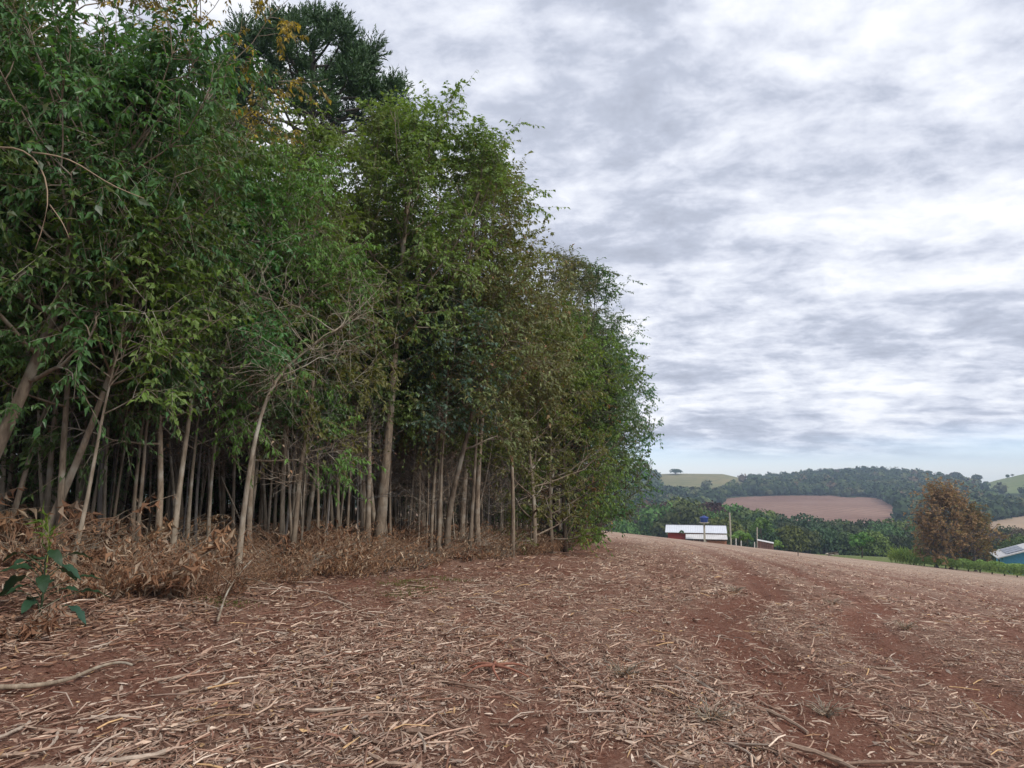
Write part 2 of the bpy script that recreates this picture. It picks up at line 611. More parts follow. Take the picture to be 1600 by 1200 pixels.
M['land_wood'] = land_mat('land_wood', (0.030, 0.045, 0.022), (0.055, 0.072, 0.032), (0.08, 0.09, 0.04))
M['land_brown'] = land_mat('land_brown', (0.225, 0.125, 0.092), (0.275, 0.165, 0.122), (0.20, 0.115, 0.082), 0.02, 0.25)
t = NT('land_brown')
p_ = t.pos()
wv = t.n('ShaderNodeTexWave', {'Vector': t.n('ShaderNodeMapping', {'Vector': p_, 'Rotation': (0, 0, 0.9)}).outputs[0], 'Scale': 0.045, 'Distortion': 6.0, 'Detail': 3.0, 'Detail Scale': 0.4}).outputs['Fac']
k_ = t.mix(t.range(t.noise(0.018, 5, 0.6, p_), 0.35, 0.65), (0.20, 0.110, 0.082), (0.30, 0.185, 0.135))
k_ = t.mix(t.math('MULTIPLY', t.range(wv, 0.62, 0.95), 0.45), k_, (0.15, 0.085, 0.06))
k_ = t.mix(t.range(t.noise(0.4, 5, 0.7, p_), 0.5, 0.8), k_, (0.34, 0.24, 0.17))
M['land_brown'] = t.done(t.principled(k_, 0.95, 0.05))
M['land_tan'] = land_mat('land_tan', (0.36, 0.26, 0.18), (0.42, 0.31, 0.21), (0.33, 0.24, 0.16))
M['land_grass'] = land_mat('land_grass', (0.19, 0.185, 0.080), (0.27, 0.215, 0.10), (0.10, 0.115, 0.045), 0.02, 0.12)
M['land_green'] = land_mat('land_green', (0.15, 0.19, 0.075), (0.20, 0.22, 0.09), (0.11, 0.14, 0.055), 0.02, 0.2)

# ---------------------------------------------------------------- ground sheets
def polar_sheet(rs, azs):
    A, R = np.meshgrid(azs, rs)
    x, y = R * np.sin(A), R * np.cos(A)
    nr, na = len(rs), len(azs)
    idx = np.arange(nr * na).reshape(nr, na)
    F = np.stack([idx[:-1, :-1], idx[:-1, 1:], idx[1:, 1:], idx[1:, :-1]], -1).reshape(-1, 4)[:, ::-1]
    return x.ravel(), y.ravel(), F


azs = np.radians(np.concatenate([np.linspace(-180, -56, 40), np.linspace(-55, 55, 330), np.linspace(56, 180, 40)]))
rs = np.concatenate([[0.01], np.geomspace(1.0, 141.0, 230)])
x, y, F = polar_sheet(rs, azs)
z = G(x, y)
w = rowcoord(x, y)
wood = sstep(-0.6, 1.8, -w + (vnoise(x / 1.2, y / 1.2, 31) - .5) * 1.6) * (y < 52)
r_ = np.hypot(x, y)
pxx, pyy = project(x, y, z)
green = sstep(101, 104, r_ + (vnoise(x / 3, y / 3, 8) - .5) * 4) * sstep(1235, 1275, pxx) * (y > 0)
green = np.maximum(green, 0.85 * sstep(108, 114, r_))
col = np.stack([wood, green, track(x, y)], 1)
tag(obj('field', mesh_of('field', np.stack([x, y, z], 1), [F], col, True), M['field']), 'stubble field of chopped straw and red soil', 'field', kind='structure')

azf = np.radians(np.concatenate([np.linspace(-180, -12, 60), np.linspace(-11.5, 44, 340), np.linspace(46, 180, 50)]))
rf = np.concatenate([np.linspace(141, 400, 40), np.linspace(408, 640, 60), np.linspace(645, 920, 70), np.linspace(930, 1250, 14)])
x, y, F = polar_sheet(rf, azf)
z = H(x, y)
V = np.stack([x, y, z], 1)


def in_poly(px, py, poly):
    ins = np.zeros(np.shape(px), bool)
    n = len(poly)
    for i in range(n):
        x0, y0 = poly[i]
        x1, y1 = poly[(i + 1) % n]
        c = ((y0 > py) != (y1 > py)) & (px < (x1 - x0) * (py - y0) / ((y1 - y0) or 1e-9) + x0)
        ins ^= c
    return ins


ZB = [(1128, 780), (1200, 775), (1300, 774), (1372, 778), (1395, 790), (1417, 812), (1400, 816), (1250, 822), (1100, 815)]
ZT = [(1535, 822), (1548, 815), (1600, 805), (1680, 800), (1680, 850), (1530, 850)]
ZG = [(1030, 720), (1180, 720), (1168, 752), (1110, 763), (1060, 760), (1030, 768)]
ZG2 = [(p, q + 12 if q > 740 else q) for p, q in ZG]
ZR = [(1522, 762), (1530, 740), (1600, 720), (1750, 700), (1750, 790), (1620, 782), (1570, 775)]


def zone(x, y, z):
    px, py = project(x, y, z)
    r = np.hypot(x, y)
    px = px + (fbm(x / 30, y / 30, 2) - .5) * 26
    py = py + (fbm(x / 30, y / 30, 4) - .5) * 5
    k = np.zeros(np.shape(x), int)
    ok = y > 50
    k[ok & in_poly(px, py, ZB) & (r > 380) & (r < 680)] = 1
    k[ok & in_poly(px, py, ZT) & (r > 280) & (r < 640)] = 2
    k[ok & in_poly(px, py, ZG2) & (r > 690)] = 3
    k[ok & in_poly(px, py, ZR) & (r > 690)] = 4
    return k


kv = zone(V[F].mean(1)[:, 0], V[F].mean(1)[:, 1], V[F].mean(1)[:, 2])
for k, nm, mt, lab in ((0, 'valley_ground', 'land_wood', 'dark wooded ground of the valley and far hills'),
                       (1, 'ploughed_field', 'land_brown', 'pinkish brown ploughed field below the far wooded hill'),
                       (2, 'tan_field', 'land_tan', 'pale tan field behind the blue house'),
                       (3, 'grass_hill', 'land_grass', 'brownish grass hilltop beside the end of the wood'),
                       (4, 'pasture_hill', 'land_green', 'smooth pale green pasture hill at the right edge')):
    f = F[kv == k]
    u, inv = np.unique(f, return_inverse=True)
    tag(obj(nm, mesh_of(nm, V[u], [inv.reshape(-1, 4)], None, True), M[mt]), lab, 'hill' if 'hill' in nm else 'field', kind='structure')


# ---------------------------------------------------------------- trees
def path_at(P, idx, s):
    k = P.shape[1]
    f = np.clip(s, 0, 0.9999) * (k - 1)
    i = f.astype(int)
    u = (f - i)[:, None]
    a, b = P[idx, i], P[idx, i + 1]
    return a * (1 - u) + b * u, norm(b - a)


def grow(B, D, L, k, rng, bend, wig):
    """curved branches from B along D; bend pulls the ends by that vector"""
    n = len(B)
    s = np.linspace(0, 1, k)[None, :, None]
    P = B[:, None] + D[:, None] * (L[:, None, None] * s) + bend[:, None] * (L[:, None, None] * s ** 2)
    nz = rng.normal(0, 1, (n, k, 3)) * (L[:, None, None] * wig)
    nz[:, 0] = 0
    return P + nz * s


def smooth_path(pts, k):
    pts = np.asarray(pts, float)
    d = np.concatenate([[0], np.cumsum(np.linalg.norm(np.diff(pts, axis=0), axis=1))])
    s = np.linspace(0, d[-1], k)
    P = np.stack([np.interp(s, d, pts[:, i]) for i in range(3)], 1)
    for _ in range(3):
        P[1:-1] = 0.25 * P[:-2] + 0.5 * P[1:-1] + 0.25 * P[2:]
    return P


def make_tree(seed, height, cb, crad, n1=26, n2=5, n3=4, nl=12, leaf=(0.1, 0.042), tr=0.1, path=None, el=(5, 65), prof='oval',
              droop=0.35, up=0.25, bias=None, wig=0.025, twig=0.45, spread=55, leafless=0.0, l2=0.42, dens_out=0.25, sides=8, stray=0.0):
    rng = np.random.default_rng(seed)
    if path is None:
        k = 12
        lean = rng.normal(0, 0.05, 2) * height
        s = np.linspace(0, 1, k)
        path = np.stack([lean[0] * s ** 1.5 + np.cumsum(rng.normal(0, 0.012, k)) * height * 0.6, lean[1] * s ** 1.5 + np.cumsum(rng.normal(0, 0.012, k)) * height * 0.6, height * s], 1)
        path[:, :2] -= path[0, :2]
        path = smooth_path(path, 14)
    else:
        path = smooth_path(path, 18)
        height = path[-1, 2]
    k = len(path)
    s = np.linspace(0, 1, k)
    trad = tr * (1 - 0.88 * s ** 0.9) * (1 + 0.35 * np.exp(-s * 22))
    path0 = path.copy()
    path0[0, 2] -= 0.15
    wood_m = MB()
    wood_m.tube(path0, trad, sides, True)
    # limbs
    t1 = np.sort(cb + (1 - cb) * rng.random(n1) ** 0.85)
    tt = (t1 - cb) / (1 - cb)
    ph = np.arange(n1) * 2.39996 + rng.normal(0, 0.5, n1)
    if prof == 'oval':
        ln = np.sin(np.pi * (0.18 + 0.76 * tt)) ** 0.7
    elif prof == 'cone':
        ln = 1.05 - 0.8 * tt
    elif prof == 'wide':
        ln = np.sin(np.pi * (0.30 + 0.6 * tt)) ** 0.5
    else:
        ln = 0.55 + 0.6 * tt
    ln = ln * crad * rng.uniform(0.65, 1.2, n1)
    if bias is not None:
        ln = ln * (1 + bias[1] * np.cos(ph - bias[0]))
    if stray:
        ln = ln * np.where(rng.random(n1) < 0.15, 1 + stray, 1)
    e = np.radians(el[0] + (el[1] - el[0]) * tt + rng.normal(0, 9, n1))
    B, _ = path_at(path[None], np.zeros(n1, int), t1)
    D = np.stack([np.cos(ph) * np.cos(e), np.sin(ph) * np.cos(e), np.sin(e)], 1)
    P1 = grow(B, D, ln, 7, rng, np.array([[0, 0, up]]) + rng.normal(0, 0.1, (n1, 3)), wig)
    r1 = np.interp(t1, s, trad) * 0.55
    r1 = np.minimum(np.maximum(r1, 0.008), 0.02 * ln + 0.006)
    V_, F_ = tubes(P1, r1[:, None] * np.linspace(1, 0.25, 7)[None], 5)
    wood_m.add(V_, F_)
    # second order
    i2 = np.repeat(np.arange(n1), n2)
    s2 = dens_out + (1 - dens_out) * rng.random(len(i2)) ** 0.8
    B2, T2 = path_at(P1, i2, s2)
    rv = norm(np.cross(T2, rng.normal(0, 1, T2.shape)))
    a2 = np.radians(rng.normal(spread, 15, len(i2)))[:, None]
    D2 = norm(T2 * np.cos(a2) + rv * np.sin(a2) + np.array([0, 0, 0.12]))
    L2 = ln[i2] * l2 * rng.uniform(0.6, 1.25, len(i2)) * (1.15 - 0.5 * s2)
    P2 = grow(B2, D2, L2, 5, rng, np.array([[0, 0, up * 0.3 - droop * 0.3]]) + rng.normal(0, 0.12, (len(i2), 3)), wig * 1.4)
    r2 = np.maximum(r1[i2] * 0.42, 0.004)
    V_, F_ = tubes(P2, r2[:, None] * np.linspace(1, 0.35, 5)[None], 4)
    wood_m.add(V_, F_)
    # twigs
    i3 = np.repeat(np.arange(len(i2)), n3)
    s3 = 0.15 + 0.85 * rng.random(len(i3))
    B3, T3 = path_at(P2, i3, s3)
    rv = norm(np.cross(T3, rng.normal(0, 1, T3.shape)))
    a3 = np.radians(rng.normal(45, 18, len(i3)))[:, None]
    D3 = norm(T3 * np.cos(a3) + rv * np.sin(a3))
    L3 = twig * rng.uniform(0.5, 1.3, len(i3))
    P3 = grow(B3, D3, L3, 3, rng, np.array([[0, 0, -droop * 0.6]]) + rng.normal(0, 0.15, (len(i3), 3)), wig * 1.5)
    V_, F_ = tubes(P3, np.full((len(i3), 3), 0.0032) * np.linspace(1, 0.5, 3)[None], 3)
    wood_m.add(V_, F_)
    wood_me = wood_m.mesh('trunk', True)
    if nl == 0:
        return wood_me, None
    # leaves
    keep = rng.random(len(i3)) >= leafless
    i3k = np.where(keep)[0]
    i4 = np.repeat(i3k, nl)
    s4 = np.tile(np.linspace(0.12, 1.0, nl), len(i3k)) + rng.normal(0, 0.04, len(i4))
    B4, T4 = path_at(P3, i4, np.clip(s4, 0, 1))
    side = norm(np.cross(T4, np.array([0, 0, 1.0]) + rng.normal(0, 0.35, T4.shape)))
    sg = np.where(np.arange(len(i4)) % 2 == 0, 1.0, -1.0)[:, None]
    D4 = norm(T4 * 0.55 + side * sg * 0.8 + rng.normal(0, 0.28, T4.shape) + np.array([0, 0, -droop]))
    N4 = norm(np.array([0, 0, 1.0]) + rng.normal(0, 0.45, T4.shape))
    Ls = leaf[0] * rng.uniform(0.55, 1.25, len(i4))
    Vl, Fl = leaves(B4, D4, N4, Ls, Ls * leaf[1] / leaf[0] * rng.uniform(0.8, 1.2, len(i4)), rng=rng)
    cv = np.repeat(np.stack([rng.random(len(i4)), rng.random(len(i4)) * 0.7 + 0.3 * rng.random(len(i3))[i4], rng.random(len(i4))], 1), 5, 0)
    return wood_me, mesh_of('crown', Vl, [Fl], cv)


def put_tree(name, label, meshes, bark, leafm, loc, rz=0.0, scale=1.0, group=None, cat='tree'):
    o = thing(name, label, cat, loc, rz, group, scale)
    tr_ = obj('trunk', meshes[0], None, o)
    if not meshes[0].materials:
        meshes[0].materials.append(M[bark])
    tr_.material_slots[0].link = 'OBJECT'
    tr_.material_slots[0].material = M[bark]
    if meshes[1] is not None:
        c = obj('crown', meshes[1], None, o)
        if not meshes[1].materials:
            meshes[1].materials.append(M[leafm])
        c.material_slots[0].link = 'OBJECT'
        c.material_slots[0].material = M[leafm]
    return o


# shared tree meshes of the wood
TM = {}
TM['dense1'] = make_tree(1, 6.6, 0.26, 2.2, n1=34, n2=7, n3=5, nl=15, leaf=(0.125, 0.038), tr=0.055, droop=0.65, up=0.1, prof='wide', twig=0.5)
TM['dense2'] = make_tree(2, 6.0, 0.22, 2.0, n1=34, n2=7, n3=5, nl=15, leaf=(0.11, 0.038), tr=0.05, droop=0.6, up=0.1, prof='wide', twig=0.48)
TM['tall1'] = make_tree(3, 9.0, 0.36, 1.7, n1=34, n2=6, n3=4, nl=12, leaf=(0.10, 0.045), tr=0.06, el=(15, 72), droop=0.4, up=0.35, stray=0.2)
TM['tall2'] = make_tree(4, 9.5, 0.42, 1.6, n1=30, n2=6, n3=4, nl=11, leaf=(0.105, 0.05), tr=0.062, el=(20, 75), droop=0.35, up=0.4, stray=0.2)
TM['tall3'] = make_tree(5, 8.4, 0.30, 1.8, n1=36, n2=6, n3=4, nl=12, leaf=(0.09, 0.04), tr=0.055, el=(10, 70), droop=0.4, up=0.3, stray=0.15)
TM['airy'] = make_tree(6, 10.5, 0.45, 2.3, n1=26, n2=5, n3=4, nl=11, leaf=(0.13, 0.055), tr=0.085, el=(25, 70), droop=0.5, up=0.3, leafless=0.15)
TM['bushy1'] = make_tree(7, 5.2, 0.06, 1.7, n1=36, n2=6, n3=4, nl=12, leaf=(0.10, 0.045), tr=0.06, droop=0.45, up=0.25, prof='wide')
TM['bushy2'] = make_tree(8, 4.2, 0.05, 1.5, n1=32, n2=6, n3=4, nl=12, leaf=(0.09, 0.045), tr=0.05, droop=0.4, up=0.3, prof='oval')
TM['crowned1'] = make_tree(17, 6.2, 0.42, 1.7, n1=36, n2=6, n3=4, nl=12, leaf=(0.10, 0.05), tr=0.05, droop=0.4, up=0.2, el=(-5, 60), prof='wide')
TM['crowned2'] = make_tree(18, 4.6, 0.5, 1.2, n1=28, n2=6, n3=4, nl=12, leaf=(0.09, 0.055), tr=0.04, droop=0.35, up=0.2, el=(0, 60), prof='wide')
TM['bare1'] = make_tree(9, 4.6, 0.30, 1.3, n1=22, n2=5, n3=3, nl=3, leaf=(0.07, 0.03), tr=0.035, droop=0.2, up=0.25, leafless=0.8, wig=0.05)
TM['bare2'] = make_tree(10, 3.6, 0.2, 1.2, n1=20, n2=5, n3=3, nl=3, leaf=(0.07, 0.03), tr=0.028, droop=0.2, up=0.2, leafless=0.85, wig=0.06)
TM['pole1'] = make_tree(11, 6.5, 0.55, 0.9, n1=12, n2=4, n3=3, nl=9, leaf=(0.10, 0.045), tr=0.042, el=(25, 70), up=0.4)
TM['pole2'] = make_tree(12, 5.5, 0.60, 0.8, n1=10, n2=4, n3=3, nl=9, leaf=(0.09, 0.04), tr=0.032, el=(25, 70), up=0.4)
TM['pole3'] = make_tree(13, 7.2, 0.62, 1.0, n1=12, n2=4, n3=3, nl=9, leaf=(0.10, 0.05), tr=0.042, el=(25, 70), up=0.4)


SKY_X = [-200, 0, 150, 330, 400, 480, 560, 640, 700, 760, 800, 835, 845, 920, 930, 970, 980, 1005, 1030, 1060]
SKY_Y = [-300, -120, 90, 120, 215, 240, 215, 200, 165, 200, 240, 330, 345, 375, 440, 470, 540, 590, 700, 800]


def fit_scale(xx, yy, h, s_, slack=1.0):
    """how large a tree may be to stay under the wood's outline seen from the field"""
    px, _ = project(xx, yy, EYE + 0.2 * yy)
    top = at_depth(float(px), float(np.interp(px, SKY_X, SKY_Y)), yy)[2]
    return max(0.35, min(s_, slack * (top - float(H(xx, yy))) / h))


TH = {'crowned1': 6.7, 'crowned2': 5.0, 'dense1': 6.9, 'dense2': 6.3, 'tall1': 9.6, 'tall2': 10.1, 'tall3': 9.0, 'airy': 11.2, 'bushy1': 5.7, 'bushy2': 4.6, 'bare1': 5.0, 'bare2': 4.0, 'pole1': 7.0, 'pole2': 6.0, 'pole3': 7.7}


def base(xx, yy):
    return (float(xx), float(yy), float(H(xx, yy)) - 0.02)


def traced(seed, pts, tr, crown, Y=None, ext=None):
    """a tree whose trunk leans and bends as seen in the picture: first point is its foot"""
    b = ground_at(*pts[0]) if Y is None else None
    if Y is None:
        Y = b[1]
    else:
        q = at_depth(pts[0][0], pts[0][1], Y)
        b = np.array([q[0], Y, float(H(q[0], Y))])
    P = [b]
    rng = np.random.default_rng(seed)
    for i, p in enumerate(pts[1:]):
        q = at_depth(p[0], p[1], Y + rng.normal(0, 0.12) * (i + 1) * 0.5)
        P.append(q)
    P = np.array(P) - b
    if ext is not None:
        P = np.concatenate([P, P[-1:] + np.array([ext])])
    return make_tree(seed, 0, tr=tr, path=P, **crown), b


T_SPARSE = dict(cb=0.45, crad=1.3, n1=22, n2=5, n3=4, nl=11, leaf=(0.10, 0.045), el=(15, 65), up=0.3)
T_BIG = dict(cb=0.34, crad=2.0, n1=36, n2=6, n3=5, nl=12, leaf=(0.11, 0.052), el=(10, 70), up=0.3, stray=0.25)
T_BARE = dict(cb=0.5, crad=1.3, n1=14, n2=5, n3=3, nl=4, leaf=(0.08, 0.03), el=(0, 45), up=0.1, leafless=0.7, wig=0.05)
HAND = [
    ('forest_tree', 'thick leaning trunk rising from the left edge into dense dark foliage', [(-80, 900), (0, 690), (60, 560), (105, 430), (150, 300)], 0.10, dict(T_BIG, crad=1.7, leaf=(0.11, 0.04), droop=0.6), 'bark_brown', 'leaf_dark', 7.6, (0.4, 0.2, 1.0)),
    ('slender_tree', 'thin pale stem standing near the big-leaved plant, reaching straight up', [(70, 830), (85, 650), (105, 470), (118, 350)], 0.045, T_SPARSE, 'bark_pale', 'leaf_dark', 9.2, (0.1, 0.1, 1.5)),
    ('slender_tree', 'thin slanted stem crossing behind the big-leaved plant at far left', [(10, 850), (50, 700), (85, 600), (120, 480)], 0.04, T_SPARSE, 'bark_brown', 'leaf_dark', 8.6, (0.3, 0.1, 1.0)),
    ('slender_tree', 'forked slender tree leaning right above the big-leaved plant', [(60, 870), (110, 745), (150, 650), (178, 560), (215, 480)], 0.06, dict(T_SPARSE, crad=1.6), 'bark_brown', 'leaf_dark', 8.4, (0.4, 0.2, 0.9)),
    ('slender_tree', 'thin curved stem rooted in the brown dry shrubs, left of the double stem', [(108, 925), (135, 790), (158, 660), (180, 560)], 0.032, T_SPARSE, 'bark_pale', 'leaf_green', 8.0, (0.2, 0.1, 1.0)),
    ('slender_tree', 'short thin stem between two leaning trees at the dry shrubs', [(172, 860), (188, 740), (204, 650)], 0.026, T_SPARSE, 'bark_brown', 'leaf_dark', 9.6, (0.1, 0.1, 1.2)),
    ('slender_tree', 'pale straight stem leaning right out of the brown dry shrubs', [(268, 860), (283, 740), (302, 610), (314, 540)], 0.052, T_SPARSE, 'bark_pale', 'leaf_dark', 9.8, (0.15, 0.1, 1.6)),
    ('slender_tree', 'pale bent tree whose bare branches reach right at mid height', [(370, 905), (380, 800), (398, 680), (425, 590), (480, 545), (545, 505)], 0.05, T_BARE, 'bark_pale', 'leaf_green', None, None),
    ('slender_tree', 'straight pale slender trunk, the tallest light stem amid the undergrowth', [(440, 875), (442, 740), (449, 580), (458, 440)], 0.048, dict(T_SPARSE, cb=0.6), 'bark_pale', 'leaf_green', None, (0.1, 0.1, 2.2)),
    ('slender_tree', 'wiggly mossy stem with bare upper twigs beside the straight pale trunk', [(455, 885), (466, 780), (470, 700), (492, 640), (490, 585), (486, 480)], 0.05, dict(T_BARE, crad=1.0), 'bark_brown', 'leaf_olive', None, (0, 0.1, 1.4)),
    ('slender_tree', 'thinnest pale stem right of the wiggly mossy stem', [(470, 880), (473, 800), (480, 700), (486, 640)], 0.02, T_SPARSE, 'bark_pale', 'leaf_olive', None, (0.1, 0, 1.0)),
    ('slender_tree', 'brown trunk with a kink, standing just left of the thickest trunk', [(574, 862), (577, 740), (578, 620), (566, 565), (569, 430), (578, 300)], 0.062, dict(T_SPARSE, crad=1.5, cb=.5), 'bark_brown', 'leaf_olive', None, (0.1, 0.1, 1.0)),
    ('forest_tree', 'thickest tree of the wood edge with a lichen-spotted brown trunk', [(590, 862), (600, 760), (612, 620), (622, 480), (630, 380), (640, 300), (652, 235)], 0.125, dict(T_BIG, cb=0.36, crad=1.7, el=(10, 58)), 'bark_brown', 'leaf_olive', None, None),
    ('slender_tree', 'very thin straight stem right of the thickest trunk', [(638, 852), (645, 760), (650, 680), (655, 560)], 0.026, T_SPARSE, 'bark_pale', 'leaf_grey', None, (0, 0, 1.5)),
    ('slender_tree', 'thin straight trunk next to the leaning trunk with a flared foot', [(672, 868), (676, 790), (682, 700), (690, 600)], 0.045, T_SPARSE, 'bark_brown', 'leaf_olive', None, (0.1, 0, 1.8)),
    ('slender_tree', 'leaning trunk with a flared foot at the middle of the wood edge', [(697, 872), (700, 800), (716, 735), (738, 650), (750, 560)], 0.085, dict(T_SPARSE, crad=1.7, cb=.4), 'bark_brown', 'leaf_brown', None, (0.2, 0, 1.4)),
    ('slender_tree', 'thin slanted stem right of the leaning flared trunk', [(738, 862), (746, 800), (762, 740), (775, 650)], 0.032, T_SPARSE, 'bark_pale', 'leaf_olive', None, (0.1, 0, 1.4)),
    ('slender_tree', 'lone thin pale stem before the dark thicket near the wood corner', [(830, 862), (833, 790), (837, 700), (842, 620)], 0.05, dict(T_SPARSE, crad=1.6), 'bark_pale', 'leaf_olive', None, (0.1, 0, 1.6)),
]
for i, (nm, lab, pts, tr, cr_, bk, lf, Y, ext) in enumerate(HAND):
    me, b = traced(100 + i, pts, tr * 0.86, cr_, Y, ext)
    put_tree(nm, lab, me, bk, lf, b, group='trees along the edge of the wood')

# larger trees that make the outline of the wood against the sky
R_ = math.radians
EDGE_TREES = [
    # x, y, mesh, scale, bark, leaf, label
    (-6.6, 7.2, 'dense1', 1.05, 'bark_brown', 'leaf_dark', 'dense dark green tree filling the upper left corner'),
    (-5.0, 8.4, 'dense1', 0.92, 'bark_brown', 'leaf_dark', 'dark glossy tree with drooping leaves overhanging the big-leaved plant'),
    (-4.6, 9.8, 'dense2', 1.0, 'bark_brown', 'leaf_dark', 'dark drooping tree above the pale bent tree'),
    (-3.9, 11.3, 'dense2', 1.05, 'bark_brown', 'leaf_green', 'fresh green tree left of the araucaria trunk line'),
    (-6.3, 10.4, 'airy', 0.98, 'bark_pale', 'leaf_brown', 'tall airy tree with sky showing between brownish leaves, top left'),
    (-5.5, 12.2, 'airy', 0.84, 'bark_pale', 'leaf_yellow', 'tall sparse tree with yellowing leaves in front of the araucaria'),
    (-8.2, 9.8, 'airy', 1.0, 'bark_brown', 'leaf_dark', 'tall airy green tree behind the upper left corner'),
    (-3.7, 13.6, 'tall3', 0.86, 'bark_pale', 'leaf_green', 'green tree below the araucaria crown'),
    (-2.9, 15.0, 'tall1', 0.98, 'bark_brown', 'leaf_olive', 'olive tree under the right side of the araucaria'),
    (-1.9, 16.2, 'tall2', 1.05, 'bark_brown', 'leaf_olive', 'tall olive tree whose loose top sprigs stand against the cloud'),
    (-1.2, 17.6, 'tall1', 0.98, 'bark_brown', 'leaf_grey', 'grey-green tree with ragged right side against the sky'),
    (-2.6, 14.6, 'tall3', 1.0, 'bark_brown', 'leaf_green', 'leafy green tree filling the outline right of the thickest trunk'),
    (-1.5, 15.6, 'tall1', 1.0, 'bark_brown', 'leaf_olive', 'round olive crown closing the gap left of the loose top sprigs'),
    (2.6, 30.0, 'bushy1', 1.4, 'bark_dark', 'leaf_grey', 'full grey-green tree hanging low at the far part of the wood'),
    (3.7, 34.6, 'bushy1', 1.4, 'bark_dark', 'leaf_dark', 'fuller dark tree low at the far corner of the wood'),
    (1.7, 23.8, 'bushy1', 1.2, 'bark_dark', 'leaf_green', 'mid green tree hanging low right beside the lime green tree'),
    (-0.75, 17.0, 'tall2', 1.0, 'bark_brown', 'leaf_olive', 'leafy olive tree just left of the ragged grey-green tree'),
    (-0.9, 15.9, 'crowned1', 0.9, 'bark_brown', 'leaf_brown', 'brownish tangled small tree overhanging the leaning flared trunk'),
    (-1.45, 15.0, 'crowned2', 0.92, 'bark_brown', 'leaf_blue', 'low blue-green bush crown beside the thickest trunk'),
    (0.0, 18.6, 'crowned1', 1.05, 'bark_brown', 'leaf_brown', 'brown-olive bushy tree right of the blue-green bush'),
    (0.6, 20.6, 'bushy1', 1.1, 'bark_brown', 'leaf_olive', 'olive bushy tree before the second araucaria'),
    (1.2, 22.6, 'bushy1', 1.1, 'bark_brown', 'leaf_lime', 'bright lime green small tree at the edge of the wood'),
    (1.1, 24.2, 'tall3', 1.12, 'bark_brown', 'leaf_grey', 'dark tree with rounded top just left of the open sky'),
    (1.9, 25.2, 'bushy1', 1.15, 'bark_dark', 'leaf_dark', 'dark bush down to the ground beside the lime green tree'),
    (1.7, 26.4, 'bushy1', 0.95, 'bark_brown', 'leaf_rust', 'rust tinged tree between lime tree and dark far trees'),
    (2.3, 28.6, 'tall3', 1.12, 'bark_dark', 'leaf_dark', 'dark tree behind the rust tinged tree'),
    (3.0, 31.0, 'bushy1', 1.3, 'bark_dark', 'leaf_dark', 'dark green thicket tree reaching the ground near the wood corner'),
    (3.3, 33.0, 'tall3', 1.02, 'bark_dark', 'leaf_dark', 'loose-crowned dark tree near the wood corner'),
    (4.0, 36.0, 'bushy1', 1.5, 'bark_dark', 'leaf_dark', 'dark tree hanging over the field at the far corner of the wood'),
    (4.6, 40.0, 'bushy1', 1.5, 'bark_dark', 'leaf_grey', 'last dark tree at the far end of the wood'),
    (4.4, 39.0, 'tall1', 0.9, 'bark_dark', 'leaf_grey', 'taller dark tree behind the last tree of the wood'),
]
for i, (xx, yy, mk, sc_, bk, lf, lab) in enumerate(EDGE_TREES):
    k_ = sc_ if mk == 'airy' else fit_scale(xx, yy, TH[mk], sc_ * 1.1, 0.86 if xx < -2 else 0.9)
    wide_ = {'tall1': 1.2, 'tall2': 1.2, 'tall3': 1.15}.get(mk, 1.0)
    put_tree('forest_tree', lab, TM[mk], bk, lf, base(xx, yy), rz=i * 2.1, scale=(k_ * wide_, k_ * wide_, k_), group='trees along the edge of the wood')

LM = ((40, 'at the left picture edge'), (220, 'above and behind the big-leaved plant'), (340, 'behind the large reddish dry shrub'), (430, 'behind the pale bent tree'),
      (520, 'behind the straight pale trunk'), (620, 'behind the thickest trunk'), (720, 'behind the leaning flared trunk'), (820, 'left of the lone pale stem by the thicket'),
      (900, 'near the lime green tree'), (9999, 'near the far corner of the wood'))
LEAFW = {'leaf_dark': 'dark green', 'leaf_olive': 'olive', 'leaf_grey': 'grey-green', 'leaf_green': 'fresh green', 'leaf_dry': 'dry'}
BARKW = {'bark_brown': 'brown', 'bark_dark': 'dark', 'bark_pale': 'pale', 'bark_grey': 'grey'}


def where(xx, yy):
    px, _ = project(xx, yy, EYE)
    return next(w_ for lim, w_ in LM if px < lim)


# the mass of the wood behind: trees and thin poles that nothing tells apart
rng = random.Random(5)
spots = []


def free(xx, yy, d):
    return all((xx - a) ** 2 + (yy - b) ** 2 > d * d for a, b in spots)


n_in = 0
for _ in range(6000):
    yy = rng.uniform(6, 46)
    dep = rng.uniform(1.6, 19)
    xx = float(xedge(yy)) - dep
    if xx < -0.95 * yy - 4:
        continue
    if not free(xx, yy, 1.25 + 0.09 * dep):
        continue
    spots.append((xx, yy))
    mk = rng.choice(['tall1', 'tall2', 'tall3', 'tall3', 'bushy1'] if dep > 3 else ['tall2', 'pole1', 'pole3', 'tall3'])
    lf = rng.choice(['leaf_dark', 'leaf_olive', 'leaf_grey', 'leaf_green', 'leaf_dark'])
    sc_ = rng.uniform(0.72, 0.95) * (0.9 if yy > 30 else 1.0)
    bk = rng.choice(['bark_brown', 'bark_pale', 'bark_pale'])
    put_tree('forest_tree', f'{LEAFW[lf]} tree with {BARKW[bk]} trunk {where(xx, yy)}', TM[mk], bk, lf,
             base(xx, yy), rng.uniform(0, 6.28), fit_scale(xx, yy, TH[mk], sc_, 0.94), 'trees inside the wood')
    n_in += 1
